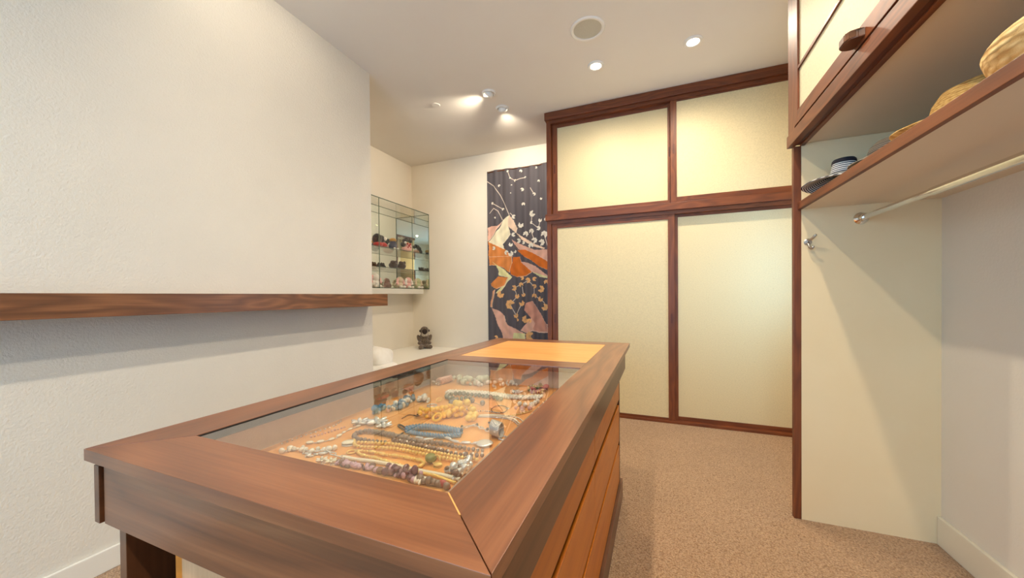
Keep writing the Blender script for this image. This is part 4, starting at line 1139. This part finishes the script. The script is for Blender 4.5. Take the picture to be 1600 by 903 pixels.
finish('green_stone_ring', 'ring with a large olive green stone beside the gold loop', 'ring', bm, K['olive'], [('hoop', ring_bm(gx_ + .016, gy_ - .002, .010, .0016, 1.2), K['gold'])])
sx_, sy_ = J['smallring'][0]
bm = bmesh.new(); ball(bm, (sx_, sy_, ZJ + .005), .009, (1.2, 1, .5))
finish('gold_button_earring', 'small gold button earring beside the olive stone ring', 'earring', bm, K['gold'], [('post', ring_bm(sx_, sy_, .0095, .001), K['gold'])])
finish('blue_bead_torsade', 'thick twisted blue bead rope, nearer the yellow beads, with black cord end', 'necklace', torsade(jl('blue_a'), .0036, .0052, 10, 4), K['blue'], [('cord', cordp(jl('cord_a'), .0024), K['black']), ('crystals', torsade(jl('blue_a'), .0022, .0078, 10, 2), K['bluegrey'])])
finish('blue_bead_torsade', 'thinner twisted blue-grey bead rope, nearer the taupe stones, with black cord loop', 'necklace', torsade(jl('blue_b'), .0028, .0034, 10, 3), K['bluegrey'], [('cord', cordp(jl('cord_b'), .0024), K['black']), ('beads', torsade(jl('blue_b'), .0018, .0052, 10, 2), K['blue'])])
finish('silver_pod_necklace', 'silver wire necklace of elongated pods beside the blue ropes', 'necklace', cordp(jl('silver_pend'), .0016), K['silver'], [('pods', beads(jl('silver_pend'), .0095, 1.3, scale=(1.5, .5, .4)), K['silver'])])
dx_, dy_ = J['disc'][0]
bm = bmesh.new(); ball(bm, (dx_, dy_, ZJ + .005), .022, (1, 1, .22), None, 20, 8)
finish('silver_disc_pendant', 'round brushed silver disc pendant near the tray side', 'pendant', bm, K['silver'], [('bail', ring_bm(dx_ - .024, dy_, .005, .001), K['silver'])])
(y0x, y0y), (y1x, y1y) = J['yellow']
random.seed(11)
bm = bmesh.new()
for i in range(64):
    t_ = random.random(); r = random.uniform(.0062, .0098)
    ball(bm, (y0x + (.125) * t_ + random.uniform(-.012, .012), y0y + .055 * random.random() + .05 * t_, ZJ + r + random.choice((0, 0, .010, .018))), r, (1, random.uniform(.7, 1), .85), (0, 0, random.uniform(0, 3)), 9, 7)
finish('yellow_nugget_necklace', 'heaped bright yellow resin nugget necklace in the middle of the tray', 'necklace', bm, K['yellow'],
       [('ring', ring_bm(y0x + .06, y0y + .005, .013, .004, .6), K['yellow']), ('pale_nuggets', cluster([(y0x + .05, y0y + .04), (y0x + .14, y0y + .09)], .009, 12, .016, layers=3), K['paleyellow'])])
bm = bmesh.new()
for (x, y) in J['yellow4']: ball(bm, (x, y, ZJ + .0105), .0105, (1, 1, 1), None, 12, 9)
finish('yellow_bead_earrings', 'four pale yellow beads apart from the yellow heap', 'earrings', bm, K['paleyellow'], [('wire', cordp(J['yellow4'], .001), K['gold'])])
finish('silver_wire_bracelet', 'silver wire bracelet with dark beads behind the blue ropes', 'bracelet', chain(jl('silver_mid'), .0014, .006, .011), K['silver'], [('beads', beads(jl('silver_mid'), .0042, 3.0, zlift=.004), K['black'])])
cx0, cy0 = J['coil'][0]; cx1, cy1 = J['coil'][1]
bm = bmesh.new()
hel = []
for i in range(160):
    a = i / 160
    hel.append((cx0 + (cx1 - cx0) * a - .004 + .0, cy0 + (cy1 - cy0) * a + .020 * math.cos(2 * PI * 11 * a), ZJ + .021 + .019 * math.sin(2 * PI * 11 * a)))
tube(bm, hel, .0016, 5)
finish('silver_coil_cuff', 'springy silver coil cuff standing near the tray side', 'bracelet', bm, K['silver'], [('cap', ring_bm(cx1, cy1, .012, .002), K['silver'])])
finish('jet_earrings', 'tiny black drop earrings on bare amber wood', 'earrings', beads(jl('dark_ear', 0, 3), .0032, 1.6), K['black'], [('hook', cordp(jl('dark_ear', 2), .0012, 12), K['black'])])
finish('ball_chain', 'thin silver chain lying behind the yellow heap', 'necklace', beads(jl('ball_chain_back'), .0026, 1.4), K['silver'])
finish('wire_bangle', 'dark thin wire bangle lying flat near the far end', 'bracelet', cordp(jl('wire_loop') + J['wire_loop'][:1], .0016), K['brown'], [('clasp', ring_bm(*J['wire_loop'][3], .006, .0012), K['silver'])])
finish('cream_cord_necklace', 'several fine cream cords stretched across the tray', 'necklace', cordp(jl('cord_back'), .0022), K['cream'], [('strand', cordp([(x, y - .012) for x, y in J['cord_back']], .0018), K['silver']), ('strand', cordp([(x + .01, y + .014) for x, y in J['cord_back']], .0018), K['cream'])])
finish('pearl_bracelet', 'short strand of large pearls by the tray side', 'bracelet', beads(jl('pearls_r'), .0085, 1.0), K['pearl'])
finish('baroque_pearl_bracelet', 'short strand of pinkish baroque pearls in front of the large pearls', 'bracelet', beads(jl('pearls_r2'), .0072, 1.1, jit=.2), K['pink'])
finish('seed_pearl_band', 'broad woven band of tiny white pearls across the far end', 'necklace', beads(jl('pearls_band'), .0062, .95), K['pearl'],
       [('row', beads([(x, y + .013) for x, y in J['pearls_band']], .0062, .95), K['cream']), ('row', beads([(x, y - .012) for x, y in J['pearls_band']], .0056, .95), K['pearl'])])
finish('sage_nugget_necklace', 'pale sage green nugget necklace at the far end of the tray', 'necklace', cluster(jl('nuggets'), .0105, 26, .010, layers=2), K['sage'], [('white_nuggets', cluster([(x + .08, y + .0) for x, y in J['nuggets']], .009, 16, .012, layers=2), K['pearl'])])
finish('green_bead_necklace', 'grey-green bead strand laid in an open curve', 'necklace', beads(jl('green'), .0080, .95, jit=.12), K['green'])
bm = bmesh.new()
for (x, y) in J['dangle']: ball(bm, (x, y, ZJ + .0095), .0092, (1, 1, 1), None, 12, 9)
finish('grey_bead_drops', 'loose round grey bead drops in front of the green strand', 'earrings', bm, K['grey'], [('wire', cordp(J['dangle'], .001), K['silver'])])
finish('pink_stone_bundle', 'bundle of pink stone strands in the far corner', 'necklace', torsade(jl('pinkbundle'), .007, .009, 2, 3, 40), K['pink'], [('pearls', cluster(jl('pinkbundle'), .006, 8, .012, layers=2), K['pearl'])])
finish('glass_drop_necklace', 'clear glass drops with silver caps in the far corner beside the pink bundle', 'necklace', cluster(jl('glassdrops'), .009, 9, .012, layers=2, scale=(.7, .7, 1.3)), K['clear'], [('caps', cluster(jl('glassdrops'), .004, 9, .012, layers=3), K['silver'])])
finish('crystal_brooch', 'sparkling clear crystal brooch behind the yellow heap', 'brooch', cluster(jl('crystals'), .0075, 12, .008, layers=2), K['pearl'], [('setting', flower(*J['crystals'][1], .02), K['silver'])])
finish('silver_hoop', 'silver hoop lying flat beside the crystal brooch', 'earring', ring_bm(*J['ring_back'][0], .016, .0022), K['silver'])
finish('stone_hoop', 'gold hoop with a small olive stone near the green strand', 'earring', ring_bm(*J['ring_back2'][0], .010, .0018, .5), K['gold'])
finish('blue_stone_earrings', 'cluster of light blue stones along the tray side', 'earrings', cluster(jl('bluecluster'), .0085, 12, .010, layers=2), K['blue'], [('caps', cluster(jl('bluecluster'), .005, 8, .012, layers=2), K['silver'])])
finish('crystal_cluster_necklace', 'grey crystal cluster necklace behind the blue stones', 'necklace', cluster(jl('bluecluster2'), .0075, 30, .012, layers=2), K['bluegrey'], [('pale_stones', cluster(jl('bluecluster2'), .007, 20, .016, layers=2), K['pearl']), ('pink_drops', cluster(J['bluecluster2'][:2], .0075, 2, .006), K['pink'])])
finish('red_coral_necklace', 'small red coral bead strand at the far end by the tray side', 'necklace', cluster(jl('redbeads'), .007, 16, .008, layers=2), K['red'], [('gold_beads', cluster(jl('redbeads'), .005, 10, .010, layers=2), K['gold'])])
finish('olive_bead_necklace', 'olive and gold bead strand behind the red coral', 'necklace', cluster(jl('greenbeads_r'), .007, 14, .008, layers=2), K['olive'], [('gold_beads', cluster(jl('greenbeads_r'), .0055, 10, .010, layers=2), K['gold'])])
finish('silver_leaf_pendant', 'single large silver leaf pendant on a short chain at the far end', 'pendant', cordp(jl('silver_leaf'), .0016), K['silver'], [('leaf', flower(*J['silver_leaf'][2], .024, 0, 5), K['silver'])])
finish('thin_gold_chain', 'thin gold chains fanned beside the baroque pearls', 'necklace', beads(jl('thin_r'), .0026, 1.1), K['gold'], [('strand', beads([(x - .012, y - .012) for x, y in J['thin_r']], .0024, 1.2), K['brown'])])
finish('dark_cord_necklace', 'thin cord with a dark pendant beside the yellow heap', 'necklace', cordp(jl('pend_l'), .0014), K['brown'], [('pendant', flower(*J['pend_l'][0], .012, 0, 4), K['brown'])])
